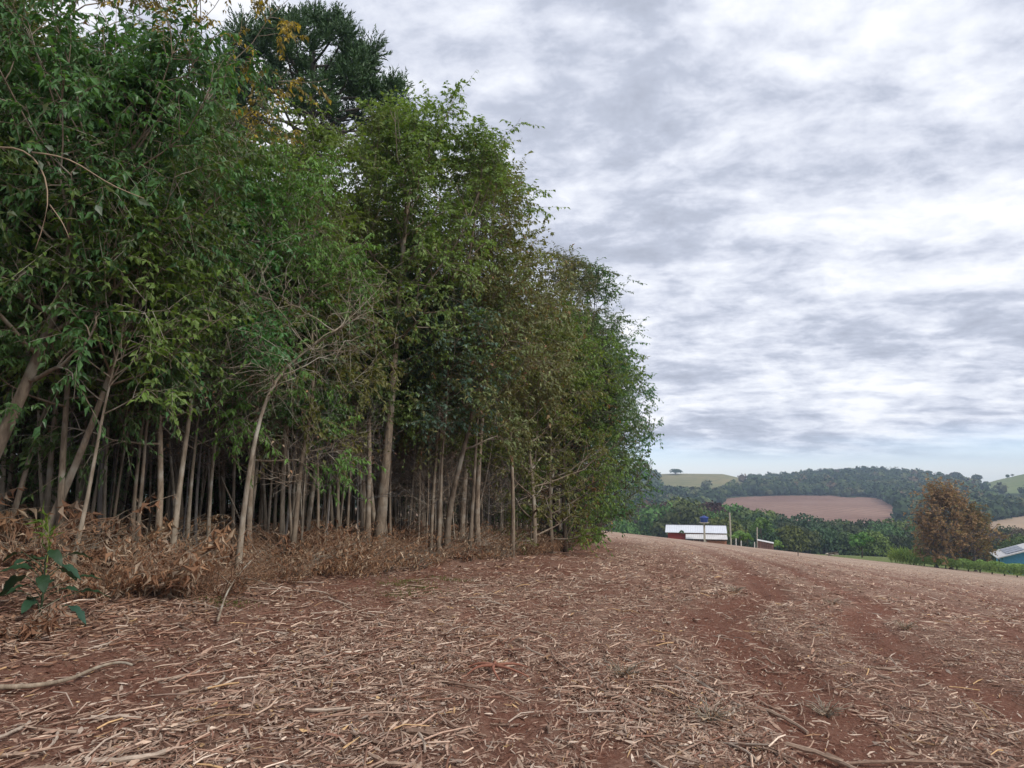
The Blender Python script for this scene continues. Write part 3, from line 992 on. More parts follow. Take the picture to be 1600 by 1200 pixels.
for _ in range(3000):
    yy = rng.uniform(8, 40) if rng.random() < 0.6 else rng.uniform(9, 20)
    dep = rng.uniform(0.5, 6.5)
    xx = float(xedge(yy)) - dep
    if xx < -0.8 * yy - 1 or not free(xx, yy, 0.38):
        continue
    spots.append((xx, yy))
    mk = rng.choice(['pole1', 'pole2', 'pole3', 'pole2', 'bare1'])
    bk, lf = rng.choice(['bark_pale', 'bark_pale', 'bark_brown']), rng.choice(['leaf_olive', 'leaf_green', 'leaf_grey'])
    put_tree('sapling', f'thin {BARKW[bk]} sapling with {LEAFW[lf]} leaves {where(xx, yy)}', TM[mk], bk, lf, base(xx, yy), rng.uniform(0, 6.28), fit_scale(xx, yy, TH[mk], rng.uniform(0.6, 1.05)), 'saplings inside the wood', 'sapling')
    if len(spots) - n_in > 190:
        break

# araucarias
def make_araucaria(seed, height, crad, nb, depth, tuft=0.8):
    """straight trunk, candelabra limbs curving up to dense needle tufts on a dome"""
    rng = np.random.default_rng(seed)
    s = np.linspace(0, 1, 14)
    path = np.stack([np.sin(s * 3) * 0.12, np.cos(s * 2.2) * 0.1 - 0.1, s * (height - 1.0)], 1)
    m = MB()
    m.tube(path, 0.25 * (1 - 0.75 * s), 10)
    u = (np.arange(nb) + 0.5) / nb
    ph = np.arange(nb) * 2.39996 + rng.normal(0, 0.2, nb)
    el_ = np.arcsin(np.clip(u * 1.18 - 0.22, -0.22, 0.96))
    rad = rng.uniform(0.9, 1.06, nb)
    tip = np.stack([np.cos(ph) * np.cos(el_) * crad * rad, np.sin(ph) * np.cos(el_) * crad * rad, height - depth + np.sin(el_) * (depth - tuft) * rad], 1)
    hz = np.hypot(tip[:, 0], tip[:, 1])
    z0 = np.minimum(tip[:, 2] - 0.25 * hz - 0.15, height - 1.4)
    k = 8
    q = np.linspace(0, 1, k)[None, :, None]
    B = np.stack([hz * 0, hz * 0, z0], 1)
    mid = B * 0.45 + tip * 0.55
    mid[:, 2] = z0 + 0.22 * (tip[:, 2] - z0)
    P1 = (1 - q) ** 2 * B[:, None] + 2 * q * (1 - q) * mid[:, None] + q ** 2 * tip[:, None]
    V_, F_ = tubes(P1, np.full((nb, 1), 0.06) * np.linspace(1, 0.5, k)[None], 5)
    m.add(V_, F_)
    # tuft centres: each limb's tip and two side shoots short of it
    side = norm(np.cross(tip - B, np.array([[0, 0, 1.0]])))
    C1, _ = path_at(P1, np.arange(nb), np.full(nb, 0.84))
    C = np.concatenate([tip, C1 + side * 0.5, C1 - side * 0.5])
    Dm = norm(np.tile(tip - B, (3, 1)) * 0.5 + np.array([[0, 0, 1.3]]))
    ts = np.concatenate([np.full(nb, 1.0), np.full(2 * nb, 0.7)]) * tuft * rng.uniform(0.8, 1.15, 3 * nb)
    ns = 42
    i3 = np.repeat(np.arange(len(C)), ns)
    dv = norm(Dm[i3] * 0.75 + norm(rng.normal(0, 1, (len(i3), 3))))
    L3 = ts[i3] * rng.uniform(0.7, 1.05, len(i3))
    P3_ = grow(C[i3], dv, L3, 4, rng, np.tile([[0, 0, 0.3]], (len(i3), 1)), 0.01)
    nn = 13
    i4 = np.repeat(np.arange(len(i3)), nn)
    s4 = np.tile(np.linspace(0.25, 1, nn), len(i3))
    B4, T4 = path_at(P3_, i4, s4)
    rd = norm(np.cross(T4, rng.normal(0, 1, T4.shape)))
    D4 = norm(T4 * 0.9 + rd * 0.7)
    Ln = rng.uniform(0.11, 0.18, len(i4))
    X = norm(np.cross(D4, rng.normal(0, 1, D4.shape)))
    Vn = np.stack([B4 + X * 0.028, B4 - X * 0.028, B4 + D4 * Ln[:, None]], 1).reshape(-1, 3)
    cv = np.repeat(np.stack([np.clip(s4 * 0.5 + 0.5 * rng.random(len(C))[i3][i4], 0, 1), rng.random(len(i4)), rng.random(len(i4))], 1), 3, 0)
    return m.mesh('trunk', True), mesh_of('crown', Vn, [np.arange(len(Vn)).reshape(-1, 3)], cv)


ar = make_araucaria(21, 19.0, 3.5, 50, 4.4)
q = at_depth(482, 240, 27.0)
put_tree('araucaria', 'tall araucaria with umbrella crown of dark needle tufts above the wood', ar, 'bark_grey', 'needle', base(q[0], 27.0), 0.6, 1.0, 'araucarias')
ar2 = make_araucaria(22, 8.6, 2.0, 34, 3.4, 0.6)
q = at_depth(868, 520, 27.5)
put_tree('araucaria', 'smaller dark araucaria peeping out between leafy trees near the wood corner', ar2, 'bark_grey', 'needle', base(q[0], 26.6), 1.9, 0.9, 'araucarias')

# ---------------------------------------------------------------- undergrowth at the foot of the wood
def make_dry_shrub(seed, h, rad, stems=16, nl=26, leaf=(0.12, 0.03)):
    rng = np.random.default_rng(seed)
    a = rng.random(stems) * 6.28
    B = np.stack([np.cos(a), np.sin(a), a * 0], 1) * (rng.random((stems, 1)) * rad * 0.5)
    D = norm(np.stack([np.cos(a) * 0.6, np.sin(a) * 0.6, np.ones(stems)], 1) + rng.normal(0, 0.25, (stems, 3)))
    L = h * rng.uniform(0.5, 1.2, stems)
    P = grow(B, D, L, 6, rng, np.stack([np.cos(a) * 0.35, np.sin(a) * 0.35, -0.25 + a * 0], 1), 0.05)
    m = MB()
    V_, F_ = tubes(P, np.full((stems, 6), 0.006) * np.linspace(1, 0.4, 6)[None], 4)
    m.add(V_, F_)
    i4 = np.repeat(np.arange(stems), nl)
    s4 = 0.1 + 0.9 * rng.random(len(i4))
    B4, T4 = path_at(P, i4, s4)
    D4 = norm(rng.normal(0, 0.5, T4.shape) + np.array([[0, 0, -0.8]]))
    Ls = leaf[0] * rng.uniform(0.5, 1.5, len(i4))
    Vl, Fl = leaves(B4, D4, norm(rng.normal(0, 1, D4.shape)), Ls, Ls * leaf[1] / leaf[0], 0.5, 0.35, rng)
    cv = np.repeat(np.stack([rng.random(len(i4)), rng.random(len(i4)), rng.random(len(i4))], 1), 5, 0)
    return m.mesh('stems', True), mesh_of('leaves', Vl, [Fl], cv)


DS = [make_dry_shrub(40 + i, 0.75, 0.5) for i in range(3)] + [make_dry_shrub(50, 0.55, 0.45, 22, 20)]
rng = random.Random(11)


def put_shrub(me, loc, label, sc_, stemm='bark_brown', leafm='leaf_dry', name='dry_shrub', group='dry brown shrubs at the foot of the wood', rz=None):
    o = thing(name, label, 'shrub', loc, rng.uniform(0, 6.28) if rz is None else rz, group, sc_)
    for nm, m_, mt in (('stems', me[0], stemm), ('foliage', me[1], leafm)):
        if m_ is None:
            continue
        c = obj(nm, m_, None, o)
        if not m_.materials:
            m_.materials.append(M[mt])
        c.material_slots[0].link = 'OBJECT'
        c.material_slots[0].material = M[mt]
    return o


for px, py, sc_, lab in ((240, 905, 1.15, 'large reddish brown dry shrub between pale stems at the wood edge'),
                         (330, 880, 0.95, 'reddish dry shrub left of the pale bent tree'),
                         (160, 935, 0.8, 'brown dry shrub beside the big-leaved plant'),
                         (20, 1000, 0.7, 'small dry tuft at the left edge of the picture')):
    g = ground_at(px, py)
    put_shrub(rng.choice(DS), g, lab, sc_)
for _ in range(46):
    yy = rng.uniform(7.5, 26)
    xx = float(xedge(yy)) - rng.uniform(-0.1, 2.6)
    put_shrub(rng.choice(DS), base(xx, yy), f'low brown dried-up shrub amid leaf litter {where(xx, yy)}', rng.uniform(0.7, 1.3) if yy < 14 else rng.uniform(0.45, 0.95))
for _ in range(75):
    yy = rng.uniform(9, 40) if rng.random() < .5 else rng.uniform(11, 22)
    xx = float(xedge(yy)) - rng.uniform(0.2, 3.0)
    bk = rng.choice(['bark_brown', 'bark_pale', 'bark_grey'])
    put_tree('bare_shrub', f'leafless twiggy {BARKW[bk]} shrub {where(xx, yy)}', TM[rng.choice(['bare1', 'bare2', 'bare2'])], bk, 'leaf_dry',
             base(xx, yy), rng.uniform(0, 6.28), rng.uniform(0.45, 0.9), 'leafless shrubs at the wood edge', 'shrub')
for _ in range(170):
    yy = rng.uniform(7, 42) if _ % 3 else rng.uniform(8, 20)
    xx = float(xedge(yy)) - rng.uniform(2.6, 7.0) if _ < 60 else float(xedge(yy)) - rng.uniform(7, 18)
    if xx < -1.0 * yy - 4:
        continue
    lf = rng.choice(['leaf_dark', 'leaf_grey'])
    put_tree('understorey_bush', f'{LEAFW[lf]} bush low in the shade {where(xx, yy)}', TM[rng.choice(['bushy2', 'bushy1'])], 'bark_dark', lf,
             base(xx, yy), rng.uniform(0, 6.28), rng.uniform(0.3, 0.55) if _ < 60 else rng.uniform(0.7, 1.0), 'bushes under the trees', 'bush')

for _ in range(46):
    yy = rng.uniform(8.5, 24)
    xx = float(xedge(yy)) - rng.uniform(0.5, 3.0)
    lf, bk = rng.choice(['leaf_olive', 'leaf_green', 'leaf_grey', 'leaf_dark']), rng.choice(['bark_pale', 'bark_brown'])
    put_tree('young_tree', f'short {LEAFW[lf]} young tree {where(xx, yy)}', TM['crowned2'], bk, lf, base(xx, yy), rng.uniform(0, 6.28),
             (rng.uniform(.7, 1.0),) * 2 + (rng.uniform(0.75, 1.1),), 'young trees at the wood edge')
for _ in range(20):
    yy = rng.uniform(9, 19)
    xx = float(xedge(yy)) - rng.uniform(0.2, 2.2)
    bk = rng.choice(['bark_brown', 'bark_dark', 'bark_grey'])
    put_tree('bare_shrub', f'tall leafless twiggy {BARKW[bk]} shrub {where(xx, yy)}', TM[rng.choice(['bare1', 'bare2'])], bk, 'leaf_dry',
             base(xx, yy), rng.uniform(0, 6.28), rng.uniform(0.6, 0.95), 'leafless shrubs at the wood edge', 'shrub')
BR = [make_dry_shrub(95 + i, 0.85, 0.7, 60, 5, (0.085, 0.018)) for i in range(3)]
for _ in range(140):
    yy = rng.uniform(7.2, 31)
    xx = float(xedge(yy)) - rng.uniform(-0.55, 1.5)
    put_shrub(rng.choice(BR), base(xx, yy), f'tangle of thin tan dry stalks {where(xx, yy)}', rng.uniform(0.5, 1.0), rng.choice(['straw_stem', 'straw_stem', 'bark_brown']), 'leaf_dry', 'dry_brush', 'dry brush along the wood edge')

# big-leaved green plant at the left
def big_leaf_mesh(seed, L, Wd):
    rng = np.random.default_rng(seed)
    nu, nv = 9, 5
    V, F = [], []
    for i in range(nu):
        u = i / (nu - 1)
        hw = Wd * 0.5 * math.sin(math.pi * min(1, u ** 0.75)) ** 0.8 + 0.001
        for j in range(nv):
            v_ = (j / (nv - 1)) * 2 - 1
            V.append((v_ * hw, u * L, 0.22 * abs(v_) * hw - 0.55 * L * u * u + 0.012 * math.sin(u * 19 + abs(v_) * 2) * abs(v_)))
    for i in range(nu - 1):
        for j in range(nv - 1):
            a = i * nv + j
            F.append((a, a + 1, a + nv + 1, a + nv))
    c = np.full((nu * nv, 3), 0.35)
    c[:, 0] = np.repeat(np.linspace(0.2, 0.6, nu), nv)
    return mesh_of('leaf', V, [np.array(F)], c, True)


M['leaf_big'] = leaf_mat('leaf_big', (0.017, 0.046, 0.025), (0.045, 0.090, 0.048), rough=0.42, trans=0.12)
g = ground_at(62, 968)
pl = thing('broadleaf_plant', 'large-leaved dark green plant at the left foot of the wood', 'plant', g, scale=0.85)
bl = [big_leaf_mesh(60 + i, 0.25, 0.13) for i in range(2)]
st = MB()
prng = random.Random(3)
tips = []
for k in range(19):
    a = k * 2.4 + prng.uniform(-.3, .3)
    hh = 0.14 + 0.56 * k / 19
    rr = prng.uniform(0.10, 0.30) * (1.3 - 0.6 * k / 19)
    tip = np.array([math.cos(a) * rr, math.sin(a) * rr, hh])
    st.tube(smooth_path([(0, 0, max(0.02, hh - 0.14)), tip * np.array([0.5, 0.5, 0.9]), tip], 6), np.linspace(0.005, 0.0035, 6), 5)
    tips.append((tip, a))
st.tube([(0, 0, -0.05), (0.02, 0, 0.3), (0, 0.02, 0.62)], [0.012, 0.009, 0.006], 6)
obj('stem', st.mesh('stem', True), plain_mat('plant_stem', (0.05, 0.075, 0.035)), pl)
for k, (tip, a) in enumerate(tips):
    lf = obj('leaf', bl[k % 2], M['leaf_big'], pl, tip)
    lf.rotation_euler = (prng.uniform(-0.2, 0.5), prng.uniform(-.3, .3), a - math.pi / 2)
    s_ = prng.uniform(0.75, 1.15)
    lf.scale = (s_, s_, s_)

# yellow-green bamboo-like shoot beside it
g = ground_at(70, 905)
sh = thing('green_shoot', 'single bright yellow-green leafy shoot behind the big-leaved plant', 'plant', g)
P = smooth_path([(0, 0, -.02), (0.02, 0, 0.3), (-0.02, 0, 0.6)], 8)
obj('stem', MB().tube(P, np.linspace(0.007, 0.003, 8), 5).mesh('stem', True), plain_mat('shoot_stem', (0.22, 0.26, 0.06)), sh)
ar_ = np.random.default_rng(4)
n_ = 26
Bq, Tq = path_at(P[None], np.zeros(n_, int), ar_.uniform(0.35, 1, n_))
Vl, Fl = leaves(Bq, norm(ar_.normal(0, .6, (n_, 3)) + np.array([0, 0, 0.5])), norm(ar_.normal(0, 1, (n_, 3))), ar_.uniform(.12, .22, n_), np.full(n_, 0.025), rng=ar_)
obj('foliage', mesh_of('foliage', Vl, [Fl], np.repeat(ar_.random((n_, 3)), 5, 0)), M['leaf_lime'], sh)

# drooping bare branch with pale leaves, upper left
hb_pts = [at_depth(-60, 240, 6.6), at_depth(20, 225, 6.5), at_depth(60, 245, 6.4), at_depth(78, 290, 6.35), at_depth(76, 335, 6.3), at_depth(55, 390, 6.3)]
hb0 = hb_pts[0]
hb = thing('hanging_branch', 'light brown bare branch with pale leaves drooping in at upper left', 'branch', hb0)
m = MB()
m.tube(smooth_path(np.array(hb_pts) - hb0, 14), np.linspace(0.011, 0.003, 14), 6)
q1 = [at_depth(50, 238, 6.4), at_depth(110, 245, 6.3), at_depth(170, 290, 6.25), at_depth(225, 310, 6.2)]
m.tube(smooth_path(np.array(q1) - hb0, 10), np.linspace(0.008, 0.003, 10), 5)
q2 = [at_depth(78, 320, 6.35), at_depth(100, 350, 6.3), at_depth(108, 372, 6.3)]
m.tube(smooth_path(np.array(q2) - hb0, 8), np.linspace(0.005, 0.003, 8), 5)
obj('limb', m.mesh('limb', True), plain_mat('limb_bark', (0.33, 0.24, 0.16)), hb)
lb = np.array([at_depth(px, py, 6.3) for px, py in ((0, 205), (18, 215), (40, 222), (48, 232), (75, 160), (85, 235), (95, 240), (120, 270), (108, 300), (20, 325), (28, 338), (160, 285), (180, 300), (195, 318), (150, 320), (215, 312), (130, 210), (60, 250))]) - hb0
n_ = len(lb)
Vl, Fl = leaves(lb, norm(ar_.normal(0, .6, (n_, 3)) + np.array([0.3, -.3, -0.4])), norm(ar_.normal(0, .5, (n_, 3)) + np.array([0, -.5, 1])), ar_.uniform(.08, .14, n_), ar_.uniform(.045, .065, n_), rng=ar_)
obj('foliage', mesh_of('foliage', Vl, [Fl], np.repeat(ar_.random((n_, 3)), 5, 0)), leaf_mat('leaf_pale', (0.11, 0.16, 0.11), (0.22, 0.27, 0.20), rough=0.4), hb)

# ---------------------------------------------------------------- litter on the field and under the trees
PAL = np.array([(0.46, 0.345, 0.26), (0.39, 0.285, 0.215), (0.33, 0.225, 0.168), (0.53, 0.43, 0.345), (0.27, 0.165, 0.118), (0.20, 0.105, 0.075),
                (0.36, 0.29, 0.235), (0.14, 0.075, 0.05), (0.44, 0.29, 0.15)])
PW = np.array([0.15, 0.17, 0.16, 0.08, 0.13, 0.11, 0.10, 0.07, 0.03])


def scatter(n, r0, r1, seed, power):
    rng = np.random.default_rng(seed)
    u = rng.random(n)
    p = 2 - power
    r = (r0 ** p + u * (r1 ** p - r0 ** p)) ** (1 / p)
    a = np.radians(rng.uniform(-50, 50, n))
    x, y = r * np.sin(a), r * np.cos(a)
    w = rowcoord(x, y)
    dens = 0.5 + 1.7 * (fbm(x / 1.3, y / 1.3, 21, 3) - 0.45) + 0.35 * (vnoise(w * 2.2, y / 4, 23) - .4)
    dens = dens * (1 - 0.82 * track(x, y))
    dens = np.where(w < 0, np.maximum(dens, 0.6) * (1 - sstep(3, 9, -w)), dens)
    k = rng.random(n) < np.clip(dens, 0.06, 1)
    return x[k], y[k], w[k], rng


def lit_colors(n, rng, w):
    c = PAL[rng.choice(len(PAL), n, p=PW / PW.sum())] * rng.uniform(0.8, 1.45, (n, 1))
    c = c + (np.array([0.19, 0.088, 0.058]) - c) * (rng.random((n, 1)) ** 2.5 * 0.7)
    brown = np.array([(0.24, 0.13, 0.082), (0.30, 0.175, 0.11), (0.36, 0.24, 0.17), (0.17, 0.098, 0.065)])[rng.integers(0, 4, n)] * rng.uniform(.8, 1.2, (n, 1))
    k = rng.random(n) < 0.75 * sstep(1.6, -0.6, w) if False else rng.random(n) < 0.75 * (1 - sstep(-0.6, 2.0, w))
    c[k] = brown[k]
    return c, k


def ribbons(x, y, rng, L, Wd, nseg, lift, tilt, arch):
    n = len(x)
    rowdir = math.radians(77)
    yaw = np.where(rng.random(n) < 0.45, rng.normal(rowdir, 0.5, n), rng.random(n) * 6.283)
    pt = rng.normal(0, tilt, n)
    D = np.stack([np.cos(yaw) * np.cos(pt), np.sin(yaw) * np.cos(pt), np.sin(pt)], 1)
    roll = rng.normal(0, 0.4, n)
    Sd = np.stack([-np.sin(yaw), np.cos(yaw), np.zeros(n)], 1)
    U = np.cross(D, Sd)
    Sd2 = Sd * np.cos(roll)[:, None] + U * np.sin(roll)[:, None]
    C = np.stack([x, y, G(x, y) + lift], 1)
    s = np.linspace(-0.5, 0.5, nseg + 1)
    ar = rng.normal(0, arch, n)
    side = rng.normal(0, arch, n)
    V = []
    for q_ in s:
        c = C + D * (L * q_)[:, None] + np.array([0, 0, 1.0]) * (ar * L * (0.25 - q_ * q_))[:, None] + Sd * (side * L * (0.25 - q_ * q_))[:, None]
        wd = (Wd * (1.0 - (0.75 if nseg > 1 else 0.3) * abs(q_ * 2) ** 2))[:, None] * 0.5
        V += [c - Sd2 * wd, c + Sd2 * wd]
    V = np.stack(V, 1).reshape(-1, 3)
    kk = 2 * (nseg + 1)
    o = (np.arange(n) * kk)[:, None]
    F = np.concatenate([o + np.array([[2 * i, 2 * i + 1, 2 * i + 3, 2 * i + 2]]) for i in range(nseg)])
    return V, F, kk


Vs, Fs_, Cs, off = [], [], [], 0


def push(V, F, c, kk):
    global off
    Vs.append(V)
    Fs_.append(F + off)
    Cs.append(np.repeat(c, kk, 0))
    off += len(V)


# near husks and leaf shreds
x, y, w, rg = scatter(250000, 2.6, 15, 71, 1.1)
n = len(x)
c, br = lit_colors(n, rg, w)
L = np.where(br, rg.uniform(0.03, 0.10, n), rg.gamma(1.5, 0.038, n) + 0.015)
Wd = np.where(br, L * rg.uniform(0.15, 0.4, n), np.minimum(rg.gamma(2.0, 0.0042, n) + 0.0025, L * 0.5))
push(*ribbons(x, y, rg, L, Wd, 2, rg.uniform(-0.004, 0.026, n), 0.12, 0.13)[:2], c, 6)
# tiny chips
x, y, w, rg = scatter(150000, 2.6, 13, 74, 1.1)
n = len(x)
c, br = lit_colors(n, rg, w)
L = rg.uniform(0.008, 0.035, n)
push(*ribbons(x, y, rg, L, L * rg.uniform(0.2, 0.5, n), 1, rg.uniform(0.0, 0.012, n), 0.3, 0.2)[:2], c * 0.9, 4)
# farther shreds
x, y, w, rg = scatter(125000, 14, 62, 72, 1.35)
n = len(x)
c, br = lit_colors(n, rg, w)
c = c * np.where(br, 1.0, 1.15)[:, None]
L = np.where(br, rg.uniform(0.06, 0.14, n), rg.gamma(2.4, 0.05, n) + 0.05)
Wd = np.where(br, L * 0.4, rg.uniform(0.012, 0.035, n))
push(*ribbons(x, y, rg, L, Wd, 2, rg.uniform(0.0, 0.035, n), 0.15, 0.18)[:2], c, 6)
# stalk pieces: bent four-sided rods
x, y, w, rg = scatter(17000, 2.8, 24, 73, 1.1)
n = len(x)
c, br = lit_colors(n, rg, np.maximum(w, 1))
yaw = np.where(rg.random(n) < 0.4, rg.normal(R_(77), 0.45, n), rg.random(n) * 6.283)
pt = rg.normal(0, 0.10, n)
D = np.stack([np.cos(yaw) * np.cos(pt), np.sin(yaw) * np.cos(pt), np.sin(pt)], 1)
L = rg.gamma(3, 0.055, n) + 0.04
C = np.stack([x, y, G(x, y) + rg.uniform(0.008, 0.04, n)], 1)
bd = rg.normal(0, 0.06, (n, 3))
P = np.stack([C - D * (L * .5)[:, None], C + bd * L[:, None], C + D * (L * .5)[:, None]], 1)
Rr = rg.uniform(0.0022, 0.008, n)[:, None] * np.array([[1, 0.95, 0.8]])
V_, F_ = tubes(P, Rr, 4)
push(V_, F_, c * 1.05, 12)
lit = obj('straw_litter', mesh_of('straw_litter', np.concatenate(Vs), [np.concatenate(Fs_)], np.concatenate(Cs)), M['litter'])
tag(lit, 'chopped straw, husks and dead leaves strewn over red soil', 'straw', kind='stuff')

# larger loose corn stalks, one object each
def stalk_mesh(seed, L, R):
    rng = np.random.default_rng(seed)
    k = 9
    s = np.linspace(-.5, .5, k)
    P = np.stack([s * L, (0.25 - s * s) * rng.normal(0, 0.18) * L + rng.normal(0, 0.003, k), rng.normal(0, 0.003, k)], 1)
    rr = R * np.linspace(1.0, 0.72, k)
    rr[2::3] *= 1.22
    m = MB()
    m.tube(P, rr, 6)
    c = PAL[rng.integers(0, 4)] * rng.uniform(0.7, 0.98)
    # split husk still clinging
    if seed % 2:
        b = np.array([[s[4] * L, 0, R], [s[4] * L + 0.05 * L, 0.02, 2.2 * R], [s[6] * L, 0.05, R * 1.2], [s[6] * L, 0.03, R * 0.6]])
        m.add(b, [[0, 1, 2, 3]])
    m.C = [np.broadcast_to(c, q.shape) * np.random.default_rng(seed + 5).uniform(0.8, 1.15, (len(q), 1)) for q in m.C]
    return m.mesh('corn_stalk', False, True)


SM = [stalk_mesh(80 + i, 1.0, 0.016 + 0.004 * (i % 3)) for i in range(8)]


def lay_stalk(me, x, y, L, yaw, label, group=None, name='corn_stalk', thick=1.0):
    o = obj(name, me, M['litter'])
    dx, dy = math.cos(yaw) * L / 2, math.sin(yaw) * L / 2
    pts = [(x + dx * u, y + dy * u) for u in (-0.9, -0.45, 0, 0.45, 0.9)]
    zs = [float(G(a, b)) for a, b in pts]
    pit = math.atan2(zs[-1] - zs[0], 1.8 * math.hypot(dx, dy))
    lin = [zs[0] + (zs[-1] - zs[0]) * i / 4 for i in range(5)]
    up = max(a - b for a, b in zip(zs, lin))
    o.location = (x, y, (zs[0] + zs[-1]) / 2 + max(0, up) * 0.8 + 0.016)
    o.rotation_euler = (0, -pit, yaw)
    o.scale = (L, thick * 0.62, thick * 0.62)
    return tag(o, label, 'stalk', group)


def stalk_label(xx, yy):
    px, py = project(xx, yy, float(H(xx, yy)))
    a = next(w_ for lim, w_ in ((330, 'near the crooked fallen branch'), (650, 'left of the reddish root'), (900, 'around the reddish root'), (1180, 'right of the reddish root'), (9999, 'by the bare wheel track at right')) if px < lim)
    return f"loose dry corn stalk {a}, {'close to the bottom edge' if py > 1090 else 'on the nearer stubble' if py > 1000 else 'farther up the stubble'}"


rng = random.Random(21)
cnt = 0
while cnt < 230:
    a = R_(rng.uniform(-36, 38))
    r = 3.6 + 9.0 * rng.random() ** 1.3
    x0, y0 = r * math.sin(a), r * math.cos(a)
    if rowcoord(x0, y0) < 0.4 or float(track(x0, y0)) > 0.6 and rng.random() < 0.6:
        continue
    yaw = rng.gauss(R_(100), 0.7) if rng.random() < 0.5 else rng.uniform(0, 6.28)
    lay_stalk(rng.choice(SM), x0, y0, rng.uniform(0.18, 0.42), yaw, stalk_label(x0, y0), 'loose corn stalks on the field', thick=rng.uniform(0.5, 0.9))
    cnt += 1


def stalk_between(p, q, me, label, thick=1.0):
    a, b = ground_at(*p, rmin=2.5), ground_at(*q, rmin=2.5)
    d = b - a
    return lay_stalk(me, (a[0] + b[0]) / 2, (a[1] + b[1]) / 2, float(np.hypot(d[0], d[1])), math.atan2(d[1], d[0]), label, 'loose corn stalks on the field', thick=thick)


stalk_between((1055, 1045), (1132, 1098), SM[1], 'long straight stalk slanting down right in the middle foreground', 0.9)
stalk_between((862, 1020), (905, 1066), SM[3], 'pale stalk beside the bare red soil patch and red root', 1.0)
stalk_between((1228, 1160), (1345, 1199), SM[5], 'dark-ended long stalk at the bottom edge, right of centre', 1.2)
stalk_between((1310, 1185), (1520, 1198), SM[0], 'nearly level pale stalk along the bottom right edge', 1.1)
stalk_between((1180, 1105), (1262, 1138), SM[2], 'tan stalk lying across bare soil above the dark-ended stalk', 1.0)
stalk_between((132, 1193), (258, 1180), SM[4], 'thick pale stalk at the bottom left edge', 1.3)
stalk_between((575, 1185), (650, 1198), SM[6], 'level stalk at the bottom edge, left of centre', 1.1)
stalk_between((635, 1145), (690, 1150), SM[7], 'short thick stalk lying level in the near foreground', 1.3)

# fallen branch, lower left
fb = [ground_at(*p) for p in ((-20, 1076), (45, 1072), (110, 1058), (150, 1038), (190, 1032), (206, 1042))]
f0 = fb[0]
P = smooth_path(np.array([[*(p[:2] - f0[:2]), float(G(p[0], p[1])) - f0[2] + 0.035] for p in fb]), 16)
tag(obj('fallen_branch', MB().tube(P, np.linspace(0.016, 0.009, 16), 8).mesh('fallen_branch', True), M['bark_brown'], None, f0), 'crooked grey fallen branch lying on the leaf litter at left', 'branch')
fb = [ground_at(*p) for p in ((340, 975), (352, 945), (375, 925), (405, 908))]
f0 = fb[0]
P = smooth_path(np.array([[*(p[:2] - f0[:2]), float(G(p[0], p[1])) - f0[2] + 0.05 + 0.1 * i] for i, p in enumerate(fb)]), 12)
m = MB().tube(P, np.linspace(0.012, 0.006, 12), 7)
m.tube(smooth_path(np.array([P[5], P[5] + [-.3, .3, .12], P[5] + [-.55, .5, .1]]), 8), np.linspace(0.009, 0.004, 8), 5)
m.tube(smooth_path(np.array([P[6], P[6] + [.25, -.1, .02], P[6] + [.6, -.2, -.1]]), 8), np.linspace(0.009, 0.004, 8), 5)
tag(obj('fallen_branch', m.mesh('fallen_branch', True), M['bark_brown'], None, f0), 'forked dead branch propped on the ground below the pale bent tree', 'branch')
lp = [ground_at(380, 870)]
for k_, (dx, lab) in enumerate(((-0.62, 'pale dead stick leaning into the shade left of the pale bent tree'),)):
    b = lp[0] + np.array([0.05, 0.3, 0])
    P = smooth_path([b * 0, (dx * .45, 0.1, 0.55), (dx, 0.2, 1.15)], 10)
    m = MB().tube(P, np.linspace(0.016, 0.008, 10), 6)
    m.tube(smooth_path([P[4], P[4] + [0.18, 0, -.25], P[4] + [.2, 0, -.5]], 6), np.linspace(.008, .005, 6), 5)
    tag(obj('dead_stick', m.mesh('dead_stick', True), M['bark_pale'], None, b), lab, 'stick')

# reddish root stock
g = ground_at(772, 1048)
m = MB()
ar_ = np.random.default_rng(9)
for a in (0.2, 1.4, 2.6, 3.5, 4.6, 5.5):
    L_ = ar_.uniform(0.18, 0.34)
    m.tube(smooth_path([(0, 0, 0.05), (math.cos(a) * L_ * .5, math.sin(a) * L_ * .5, 0.07), (math.cos(a + .3) * L_, math.sin(a + .3) * L_, 0.0)], 7), np.linspace(0.016, 0.005, 7), 5)
tag(obj('corn_root', m.mesh('corn_root', True), plain_mat('root_red', (0.27, 0.115, 0.075), 0.9), None, (g[0], g[1], float(G(g[0], g[1])))), 'branching reddish root stock upturned in the middle of the foreground', 'root')

# small mossy tufts
mr_ = np.random.default_rng(12)
pts = np.array([ground_at(px, py) for px, py in ((622, 912), (645, 908), (668, 918), (655, 925), (630, 930), (340, 940), (700, 905))])
n_ = 1600
Bm = pts[mr_.integers(0, len(pts), n_)] + mr_.normal(0, 0.13, (n_, 3)) * np.array([1.5, 1, 0])
Bm[:, 2] = G(Bm[:, 0], Bm[:, 1])
Vl, Fl = leaves(Bm, norm(mr_.normal(0, .5, (n_, 3)) + np.array([0, 0, 1])), norm(mr_.normal(0, 1, (n_, 3))), mr_.uniform(.02, .06, n_), np.full(n_, .008), rng=mr_)
tag(obj('moss', mesh_of('moss', Vl, [Fl], np.repeat(mr_.random((n_, 3)), 5, 0)), leaf_mat('moss', (0.07, 0.09, 0.02), (0.16, 0.17, 0.05))), 'mossy green patches on the litter before the wood', 'moss', kind='stuff')

